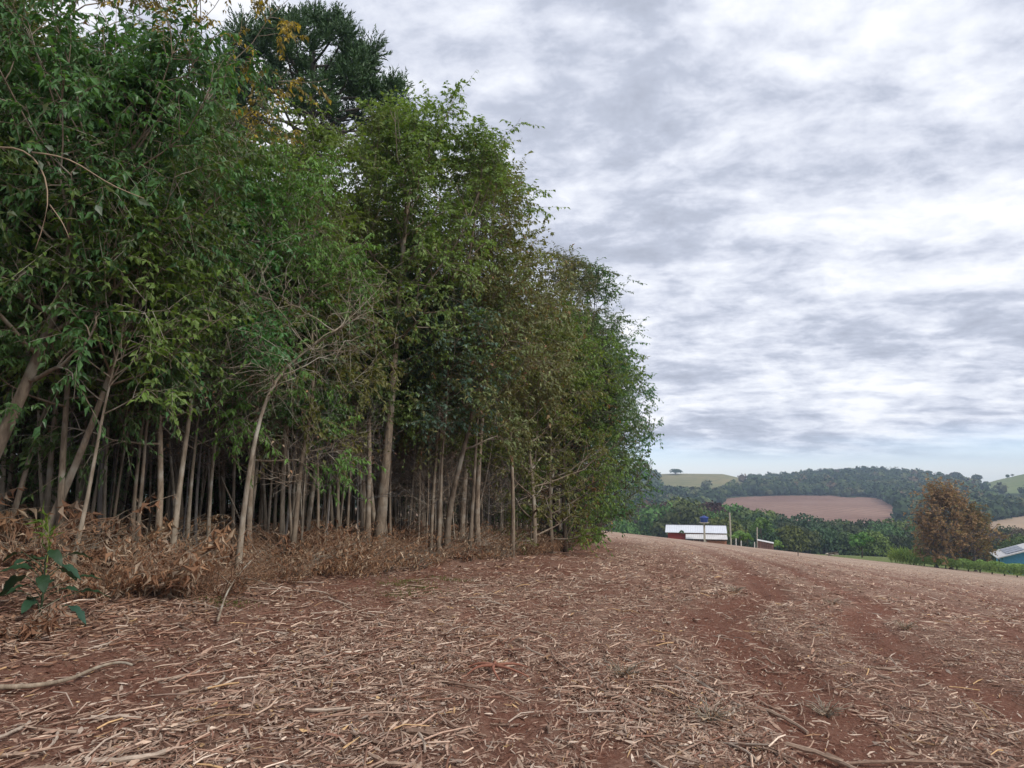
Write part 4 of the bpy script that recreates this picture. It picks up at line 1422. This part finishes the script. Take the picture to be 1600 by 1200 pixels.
# short upright dry grass tufts on the field
gt = make_dry_shrub(90, 0.2, 0.06, 26, 2, (0.05, 0.006))
for px, py in ((1150, 925), (1300, 945), (975, 1060), (1290, 1110), (1110, 1130), (1415, 985)):
    g = ground_at(px, py)
    put_shrub(gt, (g[0], g[1], float(G(g[0], g[1]))), 'small dry grass tuft sprouting from the stubble', 1.0, name='grass_tuft', group='dry grass tufts on the field', stemm='bark_pale')

# ---------------------------------------------------------------- buildings and posts beyond the field
def P3(px, py, R):
    return at_range(px, py, R)


M['zinc'] = plain_mat('zinc', (0.62, 0.64, 0.68), 0.4, 0.5, 0.08, 0.6)
M['zinc_old'] = plain_mat('zinc_old', (0.60, 0.58, 0.56), 0.5, 0.4, 0.12, 0.8)
M['red_wall'] = plain_mat('red_wall', (0.33, 0.045, 0.035), 0.8)
M['clay_wall'] = plain_mat('clay_wall', (0.40, 0.17, 0.10), 0.9, 0.2, 0.2, 3)
M['dark'] = plain_mat('dark', (0.03, 0.026, 0.024), 0.9)
M['post'] = plain_mat('post', (0.42, 0.37, 0.30), 0.9)
M['post_white'] = plain_mat('post_white', (0.62, 0.60, 0.55), 0.8)
M['tank_blue'] = plain_mat('tank_blue', (0.018, 0.045, 0.22), 0.45, 0.5)
M['plank'] = plain_mat('plank', (0.23, 0.135, 0.11), 0.9, 0.2, 0.35, 1.5)
M['blue_wall'] = plain_mat('blue_wall', (0.10, 0.32, 0.52), 0.8, 0.2, 0.1)
M['panel'] = plain_mat('panel', (0.05, 0.06, 0.09), 0.25, 0.6)
M['roof_grey'] = plain_mat('roof_grey', (0.52, 0.51, 0.50), 0.7, 0.2, 0.12)

RB = 122.0
bl0, br0 = P3(1040, 836, RB), P3(1136, 846, RB)
ctr = (bl0 + br0) / 2
zg = float(H(ctr[0], ctr[1])) - 0.3
ex = (br0 - bl0)
ex[2] = 0
Lb = float(np.linalg.norm(ex))
yawb = math.atan2(ex[1], ex[0])
zt = P3(1090, 820, RB + 2.5)[2]
ze = P3(1090, 832.5, RB - 1.5)[2]
barn = thing('barn', 'low barn with long white metal roof behind the crest of the field', 'barn', (ctr[0], ctr[1], zg), yawb)
hz_t, hz_e = zt - zg, ze - zg
# wall shell
m = MB()
m.box((0, 1.2, (hz_e - 0.1) / 2), (Lb - 0.8, 4.6, hz_e - 0.1))
obj('wall', m.mesh('wall'), M['clay_wall'], barn)
obj('red_panel', MB().box((-Lb / 2 + 1.7, -1.14, hz_e / 2), (2.6, 0.1, hz_e - 0.2)).mesh('red_panel'), M['red_wall'], barn)
obj('opening', MB().box((-Lb / 2 + 3.7, -1.13, hz_e / 2), (1.0, 0.08, hz_e - 0.3)).mesh('opening'), M['dark'], barn)
ang = math.atan2(hz_t - hz_e, 3.6)


def corrugated(Lx, p0, p1, n, amp=0.03, th=0.03):
    xs = np.linspace(-Lx / 2, Lx / 2, n)
    V, F = [], []
    for i, xx in enumerate(xs):
        dz = amp if i % 2 else 0
        V += [(xx, p0[0], p0[1] + dz), (xx, p1[0], p1[1] + dz), (xx, p0[0], p0[1] + dz - th), (xx, p1[0], p1[1] + dz - th)]
    for i in range(n - 1):
        a, b = i * 4, i * 4 + 4
        F += [(a, b, b + 1, a + 1), (a + 2, a + 3, b + 3, b + 2), (a, a + 2, b + 2, b), (a + 1, b + 1, b + 3, a + 3)]
    F += [(0, 1, 3, 2), (4 * n - 4, 4 * n - 2, 4 * n - 1, 4 * n - 3)]
    return mesh_of('roof', V, [np.array(F)])


rf_ = obj('roof', corrugated(Lb, (-1.6, hz_e), (2.0, hz_t), 70), M['zinc'], barn)
obj('roof_back', corrugated(Lb, (5.0, hz_e), (2.0, hz_t), 70), M['zinc'], barn)
obj('ridge_cap', MB().box((0, 2.0, hz_t + 0.05), (Lb, 0.3, 0.05)).mesh('ridge_cap'), M['dark'], rf_)
lt = obj('lean_to_roof', corrugated(Lb * 0.66, (-3.6, hz_e - 0.75), (-1.5, hz_e - 0.2), 44), M['zinc_old'], barn)
lt.location = (Lb * 0.165, 0, 0)
obj('fascia', MB().box((0, -3.62, hz_e - 0.86), (Lb * 0.66, 0.06, 0.12)).mesh('fascia'), M['dark'], lt)
obj('lean_to_wall', MB().box((Lb * 0.30, -2.5, (hz_e - 0.9) / 2), (Lb * 0.36, 1.7, hz_e - 0.9)).mesh('lean_to_wall'), M['clay_wall'], barn)
for k in range(4):
    obj('post', MB().tube([(Lb * (-0.14 + 0.1 * k), -3.5, 0), (Lb * (-0.14 + 0.1 * k), -3.5, hz_e - 0.75)], [0.06, 0.06], 6).mesh('post'), M['post'], barn)

# water tank on its post
tp = P3(1101, 843, RB - 5)
tz = float(H(tp[0], tp[1])) - 0.1
tt_ = P3(1101, 817, RB - 5)[2] - tz
wt_ = thing('water_tank', 'blue water tank raised on a brick post before the barn roof', 'water tank', (tp[0], tp[1], tz))
obj('post', MB().box((0, 0, tt_ / 2), (0.24, 0.24, tt_)).mesh('post'), M['post'], wt_)
obj('platform', MB().box((0, 0, tt_ + 0.04), (1.3, 1.3, 0.08)).mesh('platform'), M['post'], wt_)
zs = np.array([0.08, 0.2, 0.7, 0.78, 0.86, 0.98])
rs2 = np.array([0.48, 0.54, 0.62, 0.66, 0.62, 0.22])
tk = obj('tank', MB().tube(np.stack([zs * 0, zs * 0, zs + tt_], 1), rs2, 20).mesh('tank', True), M['tank_blue'], wt_)
obj('lid', MB().tube([(0, 0, tt_ + 0.96), (0, 0, tt_ + 1.06)], [0.24, 0.2], 14).mesh('lid'), M['tank_blue'], tk)


def pole(name, px, py0, py1, R, rad, mat, label, cat='post', lean=0, group=None):
    a, b = P3(px, py0, R), P3(px + lean, py1, R)
    z0 = float(H(a[0], a[1])) - 0.2
    P = [(0, 0, z0 - a[2]), (*(b - a)[:2] * 0.5, (b - a)[2] * .5), tuple(b - a)]
    return tag(obj(name, MB().tube(P, [rad, rad * 0.93, rad * 0.82], 8).mesh(name), M[mat], None, a), label, cat, group)


up_ = pole('utility_pole', 1142, 842, 801, RB - 6, 0.13, 'post', 'tall pale pole at the right end of the barn', 'pole', lean=-2)
up_['label'] = 'tall pale pole at the right end of the barn'
pole('utility_pole', 1183, 852, 824, 112, 0.09, 'post', 'shorter wooden pole standing at the corner of the plank shed', 'pole')
for px, py0, py1, lab in ((1150, 850, 841, 'slanted pale fence post nearest the barn'), (1158, 852, 845, 'middle white fence post before the light green bush'), (1179, 855, 847, 'white fence post beside the plank shed')):
    pole('fence_post', px, py0, py1, 108, 0.07, 'post_white', lab, 'post', group='fence posts past the field crest')
pole('stake', 1247, 878, 861, 62, 0.035, 'bark_dark', 'thin dark stake alone in the stubble', 'stake')
pole('stake', 942, 838, 822, 48, 0.022, 'bark_dark', 'thin dark stick standing at the corner of the wood', 'stake')

# plank shed
a, b = P3(1184, 856, 109), P3(1209, 861, 109)
d = b - a
yaw = math.atan2(d[1], d[0])
Ls = float(np.hypot(d[0], d[1]))
z0 = float(H(a[0], a[1])) - 0.6
h0, h1 = P3(1184, 844.5, 109)[2] - z0, P3(1209, 849.5, 109)[2] - z0
shd = thing('plank_shed', 'small shed of upright brown planks with sloping lid', 'shed', (a[0], a[1], z0), yaw)
npk = 9
srng = random.Random(2)
for k in range(npk):
    h_ = h0 + (h1 - h0) * (k + .5) / npk - 0.05
    obj('plank', MB().box((Ls * (k + .5) / npk, srng.uniform(-.02, .02), h_ / 2), (Ls / npk * 0.86, 0.03, h_ - srng.uniform(0, .05))).mesh('plank'), M['plank'], shd)
obj('back_wall', MB().box((Ls / 2, 0.75, h1 / 2 - 0.02), (Ls, 1.4, h1 - 0.06)).mesh('back_wall'), M['dark'], shd)
obj('roof', MB().box((Ls / 2, 0.65, (h0 + h1) / 2 + 0.03), (Ls * 1.05, 1.8, 0.05), ry=math.atan2(h0 - h1, Ls)).mesh('roof'), M['zinc_old'], shd)

# blue house behind the hedge
RH = 112.0
c0 = P3(1608, 885, RH)
z0 = float(H(c0[0], c0[1])) - 0.2
hs = thing('blue_house', 'light blue house with grey roof carrying solar panels behind the hedge', 'house', (c0[0], c0[1], z0), -0.45)
hw = P3(1590, 867, RH)[2] - z0
ht = P3(1590, 853, RH)[2] - z0
Wx, Wy = 7.0, 6.0
m = MB()
m.add([(-3, -3, 0), (3.5, -3, 0), (3.5, 3, 0), (-3, 3, 0), (-3, -3, hw), (3.5, -3, hw), (3.5, 3, hw), (-3, 3, hw), (0.25, -3, ht - .1), (0.25, 3, ht - .1)],
      [[0, 1, 5, 4], [1, 2, 6, 5], [2, 3, 7, 6], [3, 0, 4, 7]], [[4, 5, 8], [6, 7, 9]])
obj('wall', m.mesh('wall'), M['blue_wall'], hs)
for sgn in (-1, 1):
    sl = math.atan2(ht - hw, 3.25)
    L_ = 3.25 / math.cos(sl) + 0.7
    cx = 0.25 + sgn * (L_ / 2) * math.cos(sl)
    cz = ht + 0.06 - (L_ / 2) * math.sin(sl)
    rr_ = obj('roof', MB().box((0, 0, 0), (L_, 7.2, 0.12)).mesh('roof'), M['roof_grey'], hs, (cx, 0, cz))
    rr_.rotation_euler = (0, sgn * sl, 0)
    if sgn < 0:
        for k in range(3):
            obj('solar_panel', MB().box((0.1, -1.9 + k * 1.9, 0.11), (1.9, 1.7, 0.05)).mesh('solar_panel'), M['panel'], rr_)
wnd = obj('window', MB().box((-3.02, 0.4, hw * 0.55), (0.06, 1.2, 1.0)).mesh('window'), M['panel'], hs)
obj('frame', MB().box((-3.04, 0.4, hw * 0.55 + 0.53), (0.08, 1.3, 0.06)).box((-3.04, 0.4, hw * 0.55 - 0.53), (0.08, 1.3, 0.06)).mesh('frame'), M['post_white'], wnd)

# ---------------------------------------------------------------- vegetation beyond the field
def lobed(seed, rx, rz, lobes, per, leaf, flat=0.75):
    """crown of many leaf clumps round a core of lobes; origin at crown base"""
    rng = np.random.default_rng(seed)
    a = norm(rng.normal(0, 1, (lobes, 3)))
    a[:, 2] = np.abs(a[:, 2]) * 1.25 - 0.3
    c = a * np.array([rx, rx, rz]) * rng.uniform(0.45, 0.8, (lobes, 1)) + np.array([0, 0, rz * 0.75])
    lr = rng.uniform(0.28, 0.46, lobes) * rx
    i = np.repeat(np.arange(lobes), per)
    d = norm(rng.normal(0, 1, (len(i), 3)))
    d[:, 2] = np.where(d[:, 2] < -0.4, -d[:, 2], d[:, 2])
    B = c[i] + d * lr[i][:, None] * np.array([1, 1, flat]) * rng.uniform(0.75, 1.08, (len(i), 1))
    N = norm(d + rng.normal(0, 0.5, d.shape))
    D = norm(np.cross(N, rng.normal(0, 1, d.shape)))
    Ls = leaf * rng.uniform(0.6, 1.4, len(i))
    V, F = leaves(B - D * (Ls * .5)[:, None], D, N, Ls, Ls * 0.75, 0.1, 0.1, rng)
    cv = np.repeat(np.stack([np.clip(0.5 * rng.random(len(i)) + 0.5 * rng.random(lobes)[i], 0, 1), rng.random(len(i)), rng.random(len(i))], 1), 5, 0)
    m = MB()
    m.tube([(0, 0, -rz * 0.9), (0.1, 0, 0), (0.0, 0.1, rz * 0.8)], [rx * 0.07, rx * 0.05, rx * 0.02], 7)
    for k in range(0, lobes, 3):
        m.tube([(0.05, 0, rz * 0.05), tuple(c[k] * 0.6), tuple(c[k])], [rx * 0.03, rx * 0.02, rx * 0.01], 5)
    return m.mesh('trunk', True), mesh_of('crown', V, [F], cv)


VT = [lobed(200 + i, 5.0, 4.2 + 0.5 * (i % 3), 34, 75, 0.62) for i in range(5)]
rng = random.Random(31)
M['v_green'] = leaf_mat('v_green', (0.034, 0.061, 0.020), (0.115, 0.160, 0.047), rough=0.6, trans=0.1, spec=0.15)
M['v_dark'] = leaf_mat('v_dark', (0.025, 0.044, 0.019), (0.075, 0.106, 0.040), rough=0.6, trans=0.1, spec=0.15)
M['v_light'] = leaf_mat('v_light', (0.048, 0.088, 0.020), (0.158, 0.217, 0.051), rough=0.6, trans=0.1, spec=0.15)
M['v_brown'] = leaf_mat('v_brown', (0.055, 0.034, 0.026), (0.125, 0.078, 0.056), rough=0.7, trans=0.1, spec=0.1)
VAL = []
# columns of (px, top y) along the valley wood; several rows deep
TOPS_X = [960, 985, 1020, 1050, 1085, 1120, 1160, 1200, 1240, 1290, 1340, 1400, 1450, 1500, 1560, 1620]
TOPS_Y = [800, 800, 783, 770, 780, 785, 790, 797, 802, 806, 810, 812, 815, 818, 822, 824]
for R, n_, dy, lab in ((235, 22, 0, 'back'), (205, 20, 9, 'middle'), (172, 21, 20, 'front')):
    for k in range(n_):
        px = 955 + (1640 - 955) * (k + rng.uniform(0.2, 0.8)) / n_
        if R == 172 and px < 1120:
            continue
        top = np.interp(px, TOPS_X, TOPS_Y) + dy + rng.uniform(-3, 5)
        Rk = R + rng.uniform(-12, 12)
        p = P3(px, top, Rk)
        z0 = float(H(p[0], p[1]))
        h_ = max(5.0, p[2] - z0)
        me = rng.choice(VT)
        hm = max(v_.co.z for v_ in list(me[1].vertices)[::7]) - 1.3
        s_ = h_ / hm
        lf = rng.choice(['v_green', 'v_light', 'v_green', 'v_light', 'v_dark'] if px < 1150 else ['v_green', 'v_dark', 'v_green', 'v_dark', 'v_light'])
        if R == 235 and px < 1100 and k % 2 == 0 or (R > 200 and rng.random() < 0.1):
            lf = 'v_brown'
        word = {'v_green': 'mid green', 'v_dark': 'dark green', 'v_light': 'light green', 'v_brown': 'reddish brown'}[lf]
        o = put_tree('valley_tree', f'{word} round-crowned tree in the {lab} row of the valley wood', me, 'bark_dark', lf,
                     (p[0], p[1], z0 - 1.3 * s_), rng.uniform(0, 6.28), (s_ * rng.uniform(0.75, 0.95), s_ * 0.85, s_), f'{lab} row of the valley wood')

# autumn trees right
AT1 = make_tree(301, 7.6, 0.13, 3.7, n1=70, n2=8, n3=4, nl=8, leaf=(0.23, 0.15), tr=0.22, el=(4, 66), prof='wide', up=0.3, droop=0.15, wig=0.02, twig=0.5)
AT2 = make_tree(302, 5.6, 0.14, 3.2, n1=60, n2=8, n3=4, nl=8, leaf=(0.23, 0.15), tr=0.18, el=(8, 72), prof='wide', up=0.3, droop=0.2, wig=0.02)
M['aut_red'] = leaf_mat('aut_red', (0.171, 0.112, 0.062), (0.354, 0.227, 0.120), (0.20, 0.16, 0.06), 0.3, hue=0.015, rough=0.7, trans=0.25, tcol=(1.2, 1, .7), spec=0.15)
M['aut_olive'] = leaf_mat('aut_olive', (0.172, 0.126, 0.055), (0.356, 0.252, 0.103), (0.23, 0.21, 0.07), 0.4, hue=0.015, rough=0.7, trans=0.25, tcol=(1.2, 1, .7), spec=0.15)
for px, R, me, lf, s_, lab in ((1486, 98, AT1, 'aut_red', 0.93, 'tall reddish brown autumn tree standing in the hedge'),
                               (1524, 101, AT2, 'aut_olive', 0.92, 'lower yellow-brown autumn tree next to the blue house'),
                               (1464, 99, AT2, 'aut_red', 0.78, 'small reddish tree with whitewashed trunk left of the tall autumn tree')):
    p = P3(px, 880, R)
    put_tree('autumn_tree', lab, me, 'bark_grey', lf, base(p[0], p[1]), px * 0.1, s_, 'autumn trees by the hedge')

# hedge, cane clump, shrubs
def leaf_mass(n, fn, leaf, seed):
    rng = np.random.default_rng(seed)
    B, N = fn(rng, n)
    D = norm(np.cross(N, rng.normal(0, 1, N.shape)))
    Ls = leaf * rng.uniform(0.6, 1.4, n)
    V, F = leaves(B - D * (Ls * .5)[:, None], D, norm(N + rng.normal(0, .5, N.shape)), Ls, Ls * 0.7, 0.1, 0.1, rng)
    return V, F, np.repeat(rng.random((n, 3)), 5, 0)


M['hedge'] = leaf_mat('hedge', (0.105, 0.165, 0.040), (0.260, 0.340, 0.095), rough=0.6, trans=0.15, spec=0.2)
ha, hb_ = P3(1420, 886, 99.5), P3(1640, 892, 93)


def hedge_fn(rng, n):
    u = rng.random(n)
    b = ha[None] * (1 - u[:, None]) + hb_[None] * u[:, None]
    a = rng.uniform(0, math.pi, n)
    wob = 0.85 + 0.3 * vnoise(u * 22, u * 0, 4)
    hgt = (0.75 + 0.5 * np.sin(a)) * wob
    B = b.copy()
    nx, ny = (hb_ - ha)[1], -(hb_ - ha)[0]
    q_ = math.hypot(nx, ny)
    B[:, 0] += nx / q_ * np.cos(a) * 0.55
    B[:, 1] += ny / q_ * np.cos(a) * 0.55
    B[:, 2] = H(b[:, 0], b[:, 1]) + np.where(rng.random(n) < 0.45, rng.uniform(0.35, 0.9, n), hgt)
    N = np.stack([nx / q_ * np.cos(a), ny / q_ * np.cos(a), np.sin(a)], 1)
    return B, N


V_, F_, c_ = leaf_mass(9000, hedge_fn, 0.22, 5)
hg = thing('hedge', 'long clipped light green hedge along the far right field edge', 'hedge', ha)
obj('foliage', mesh_of('foliage', V_ - ha, [F_], c_), M['hedge'], hg)
for k in range(12):
    u = (k + .5) / 12
    b = ha * (1 - u) + hb_ * u - ha
    zb = float(H(b[0] + ha[0], b[1] + ha[1])) - ha[2]
    obj('stem', MB().tube([(b[0], b[1], zb - .1), (b[0] + .05, b[1], zb + .8)], [0.07, 0.05], 6).mesh('stem'), M['bark_dark'], hg)

M['cane'] = leaf_mat('cane', (0.17, 0.25, 0.07), (0.36, 0.44, 0.16), rough=0.6, trans=0.25, spec=0.2)


def cane(px, py, R, h_, label, n=150, leafm='cane'):
    g = P3(px, py, R)
    rg = np.random.default_rng(int(px))
    a = rg.random(n) * 6.28
    B = np.stack([np.cos(a), np.sin(a), a * 0], 1) * (rg.random((n, 1)) * h_ * 0.5)
    D = norm(np.stack([np.cos(a) * .5, np.sin(a) * .5, np.ones(n)], 1) + rg.normal(0, .2, (n, 3)))
    B[:, 2] = rg.uniform(0, h_ * 0.5, n)
    Ls = rg.uniform(0.4, 0.75, n) * h_
    V, F = leaves(B, D, norm(rg.normal(0, 1, (n, 3))), Ls, Ls * 0.12, 0.2, 0.3, rg)
    o = thing('cane_clump', label, 'plant', (g[0], g[1], float(H(g[0], g[1]))), 0, 'pale green cane clumps')
    obj('foliage', mesh_of('foliage', V, [F], np.repeat(rg.random((n, 3)), 5, 0)), M[leafm], o)
    m = MB()
    for k in range(8):
        m.tube([B[k] * [1, 1, 0], B[k] * [1, 1, 0] + D[k] * h_ * 0.6], [0.03, 0.015], 5)
    obj('stems', m.mesh('stems'), M['hedge'], o)


cane(1405, 880, 100, 1.9, 'pale green spiky cane clump at the left end of the hedge')
cane(1428, 880, 99.5, 2.1, 'taller pale green cane clump beside the small whitewashed-trunk tree', 200)

RS = [lobed(230 + i, 1.0, 0.9, 14, 60, 0.2) for i in range(2)]
for px, py, R, s_, mt, lab, cat in ((1346, 868, 128, 1.9, 'v_light', 'round blue-green shrub below the valley wood', 'shrub'),
                                    (1155, 846, 112, 1.0, 'hedge', 'light green bush between pale pole and fence posts', 'shrub'),
                                    (1168, 848, 112, 0.85, 'leaf_lime', 'bright green low bush between the white fence posts', 'shrub'),
                                    (1215, 858, 113, 0.8, 'hedge', 'small green bush at the right end of the plank shed', 'shrub'),
                                    (1190, 838, 150, 2.2, 'v_light', 'light green rounded tree behind the plank shed', 'tree'),
                                    (1516, 872, 104, 1.1, 'pink', 'pink flowering bush beneath the autumn trees', 'shrub'),
                                    (1065, 835, 118, 0.4, 'v_green', 'small bush hiding part of the red barn wall', 'shrub')):
    if mt == 'pink' and 'pink' not in M:
        M['pink'] = leaf_mat('pink', (0.20, 0.08, 0.14), (0.38, 0.18, 0.28), (0.07, 0.10, 0.04), 0.35, rough=0.7, trans=0.2, tcol=(1.1, 1, 1), spec=0.1)
    p = P3(px, py, R)
    z0 = float(H(p[0], p[1]))
    put_tree('shrub' if cat == 'shrub' else 'valley_tree', lab, rng.choice(RS), 'bark_dark', mt, (p[0], p[1], max(z0 + 0.5 * s_, p[2])), rng.uniform(0, 6), s_, 'shrubs beyond the field', cat)

# woodpile
p = P3(1302, 873, 103)
wp = thing('log_pile', 'heap of pale and dark logs on the grass strip', 'log pile', (p[0], p[1], float(H(p[0], p[1]))), -0.3)
lr_ = random.Random(8)
for k in range(9):
    yy_ = (k % 3 - 1) * 0.22
    zz_ = 0.1 + (k // 3) * 0.19
    cx_ = lr_.uniform(-.3, .3)
    a_ = lr_.uniform(-0.9, 0.9)
    hl_ = lr_.uniform(0.35, 0.6)
    cz_ = max(0.1, zz_ * 0.8 - 0.12 * abs(cx_) * 3)
    obj('log', MB().tube([(cx_ * 2 - hl_ * math.cos(a_), yy_ - hl_ * math.sin(a_), cz_), (cx_ * 2 + hl_ * math.cos(a_), yy_ + hl_ * math.sin(a_), cz_ + lr_.uniform(-.05, .3))], [lr_.uniform(.07, .14), 0.08], 7).mesh('log'), M['post' if k % 2 else 'bark_dark'], wp)

# ---------------------------------------------------------------- far woodland and the trees on the ridge
bm_ = __import__('bmesh').new()
__import__('bmesh').ops.create_icosphere(bm_, subdivisions=1, radius=1)
IV = np.array([v_.co[:] for v_ in bm_.verts])
IF = np.array([[v_.index for v_ in f.verts] for f in bm_.faces])
bm_.free()
fr = np.random.default_rng(77)
n = 15000
az = np.radians(fr.uniform(4, 42, n))
r = np.sqrt(fr.uniform(330 ** 2, 915 ** 2, n))
x, y = r * np.sin(az), r * np.cos(az)
z = H(x, y)
k = zone(x, y, z)
s_ = 1.9 + 3.6 * fr.random(n) ** 1.7
hgt = fr.uniform(0.75, 1.2, n)
thin = np.where((k == 3) | (k == 4), 0.012, 0.72)
ok = (k != 1) & (k != 2) & (fr.random(n) < thin)
# clearings: no crown stands where it would overlap an open field or hilltop
px, py = project(x, y, z + s_ * (0.6 + hgt))
ok &= ~(in_poly(px, py, ZB) & (r < 660)) & ~(in_poly(px, py, ZT) & (r < 640))
ok &= ~((in_poly(px, py, ZG) | in_poly(px, py, ZR)) & (fr.random(n) < 0.96))
x, y, z, r, s_, hgt = (q[ok] for q in (x, y, z, r, s_, hgt))
n = len(x)
J = 0.86 * (1 + fr.normal(0, 0.12, (n, len(IV), 1)))
sq = np.stack([np.ones(n), np.ones(n), hgt], 1)[:, None] * s_[:, None, None]
ctr_ = np.stack([x, y, z + s_ * 0.75], 1)[:, None]
V = IV[None] * J * sq + ctr_
base_c = np.array([(0.030, 0.050, 0.022), (0.046, 0.072, 0.028), (0.070, 0.090, 0.036), (0.095, 0.105, 0.046), (0.038, 0.058, 0.030), (0.11, 0.082, 0.05)])[fr.choice(6, n, p=[.3, .26, .18, .12, .11, .03])]
base_c = base_c * 1.2
c = base_c[:, None] * (0.6 + 0.4 * fr.random((n, len(IV), 1)))
F = (IF[None] + (np.arange(n) * len(IV))[:, None, None]).reshape(-1, 3)
nq = 30
d = norm(fr.normal(0, 1, (n, nq, 3)))
d[..., 2] = np.where(d[..., 2] < -0.2, -d[..., 2], d[..., 2])
Bq = (d * fr.uniform(0.82, 1.12, (n, nq, 1)) * sq + ctr_).reshape(-1, 3)
Nq = norm(d + fr.normal(0, 0.5, d.shape)).reshape(-1, 3)
Dq = norm(np.cross(Nq, fr.normal(0, 1, Nq.shape)))
Xq = np.cross(Dq, Nq)
lq = np.repeat(s_, nq)[:, None] * fr.uniform(0.16, 0.34, (n * nq, 1))
Vq = np.stack([Bq - Dq * lq, Bq + Xq * lq * 0.8, Bq + Dq * lq, Bq - Xq * lq * 0.8], 1).reshape(-1, 3)
Fq = np.arange(len(Vq)).reshape(-1, 4) + n * len(IV)
cq = np.repeat((base_c[:, None] * (0.8 + 0.7 * fr.random((n, nq, 1)))).reshape(-1, 3), 4, 0)
tag(obj('far_woodland', mesh_of('far_woodland', np.concatenate([V.reshape(-1, 3), Vq]), [F, Fq], np.concatenate([c.reshape(-1, 3), cq])), M['far_leaf']), 'bluish green woodland covering the far hillside', 'woodland', kind='stuff')

RT = [lobed(250 + i, 4.2, 2.6, 22, 40, 0.8) for i in range(3)]
for px, py, w_, lab in ((1055, 741, 26, 'wide dome-shaped tree on top of the brown grass hill'),
                        (1340, 738, 10, 'single tall tree on the ridge above the ploughed field'),
                        (1413, 741, 9, 'small round tree breaking the ridge line right of the tall one'),
                        (1452, 745, 12, 'paired ridge tree at the start of the slope to the saddle'),
                        (1466, 748, 7, 'narrow ridge tree between two wider ones'),
                        (1478, 752, 10, 'lower ridge tree left of the big saddle trees'),
                        (1494, 755, 20, 'broad flat-topped tree left of the bright saddle'),
                        (1527, 757, 18, 'broad flat-topped tree alone in the bright saddle'),
                        (1582, 744, 5, 'tiny lone tree on the smooth pasture hill')):
    p = P3(px, py, 890)
    z0 = float(H(p[0], p[1]))
    s_ = w_ / 16.0 * 890 / 1164 * 1.9
    flat_ = 0.55 if w_ > 25 else 1.0
    put_tree('ridge_tree', lab, RT[int(px) % 3], 'bark_dark', 'v_dark', (p[0], p[1], max(z0, p[2] - 1) + (2.3 if w_ < 25 else 0.3) * s_), px, (s_ * 0.9, s_ * 0.9, s_ * 0.9 * flat_), 'trees standing on the far ridge')

# ---------------------------------------------------------------- haze in the valley air
hm_ = bpy.data.materials.new('haze')
hm_.use_nodes = True
hn = hm_.node_tree
hn.nodes.clear()
ho = hn.nodes.new('ShaderNodeOutputMaterial')
hv = hn.nodes.new('ShaderNodeVolumePrincipled')
hv.inputs['Color'].default_value = (0.62, 0.78, 1.0, 1)
hv.inputs['Density'].default_value = 0.0004
hn.links.new(hv.outputs[0], ho.inputs['Volume'])
hz = obj('haze', MB().box((0, 0, -17), (2560, 2560, 84)).mesh('haze'), hm_)
tag(hz, 'thin bluish haze in the valley air', 'haze', kind='stuff')
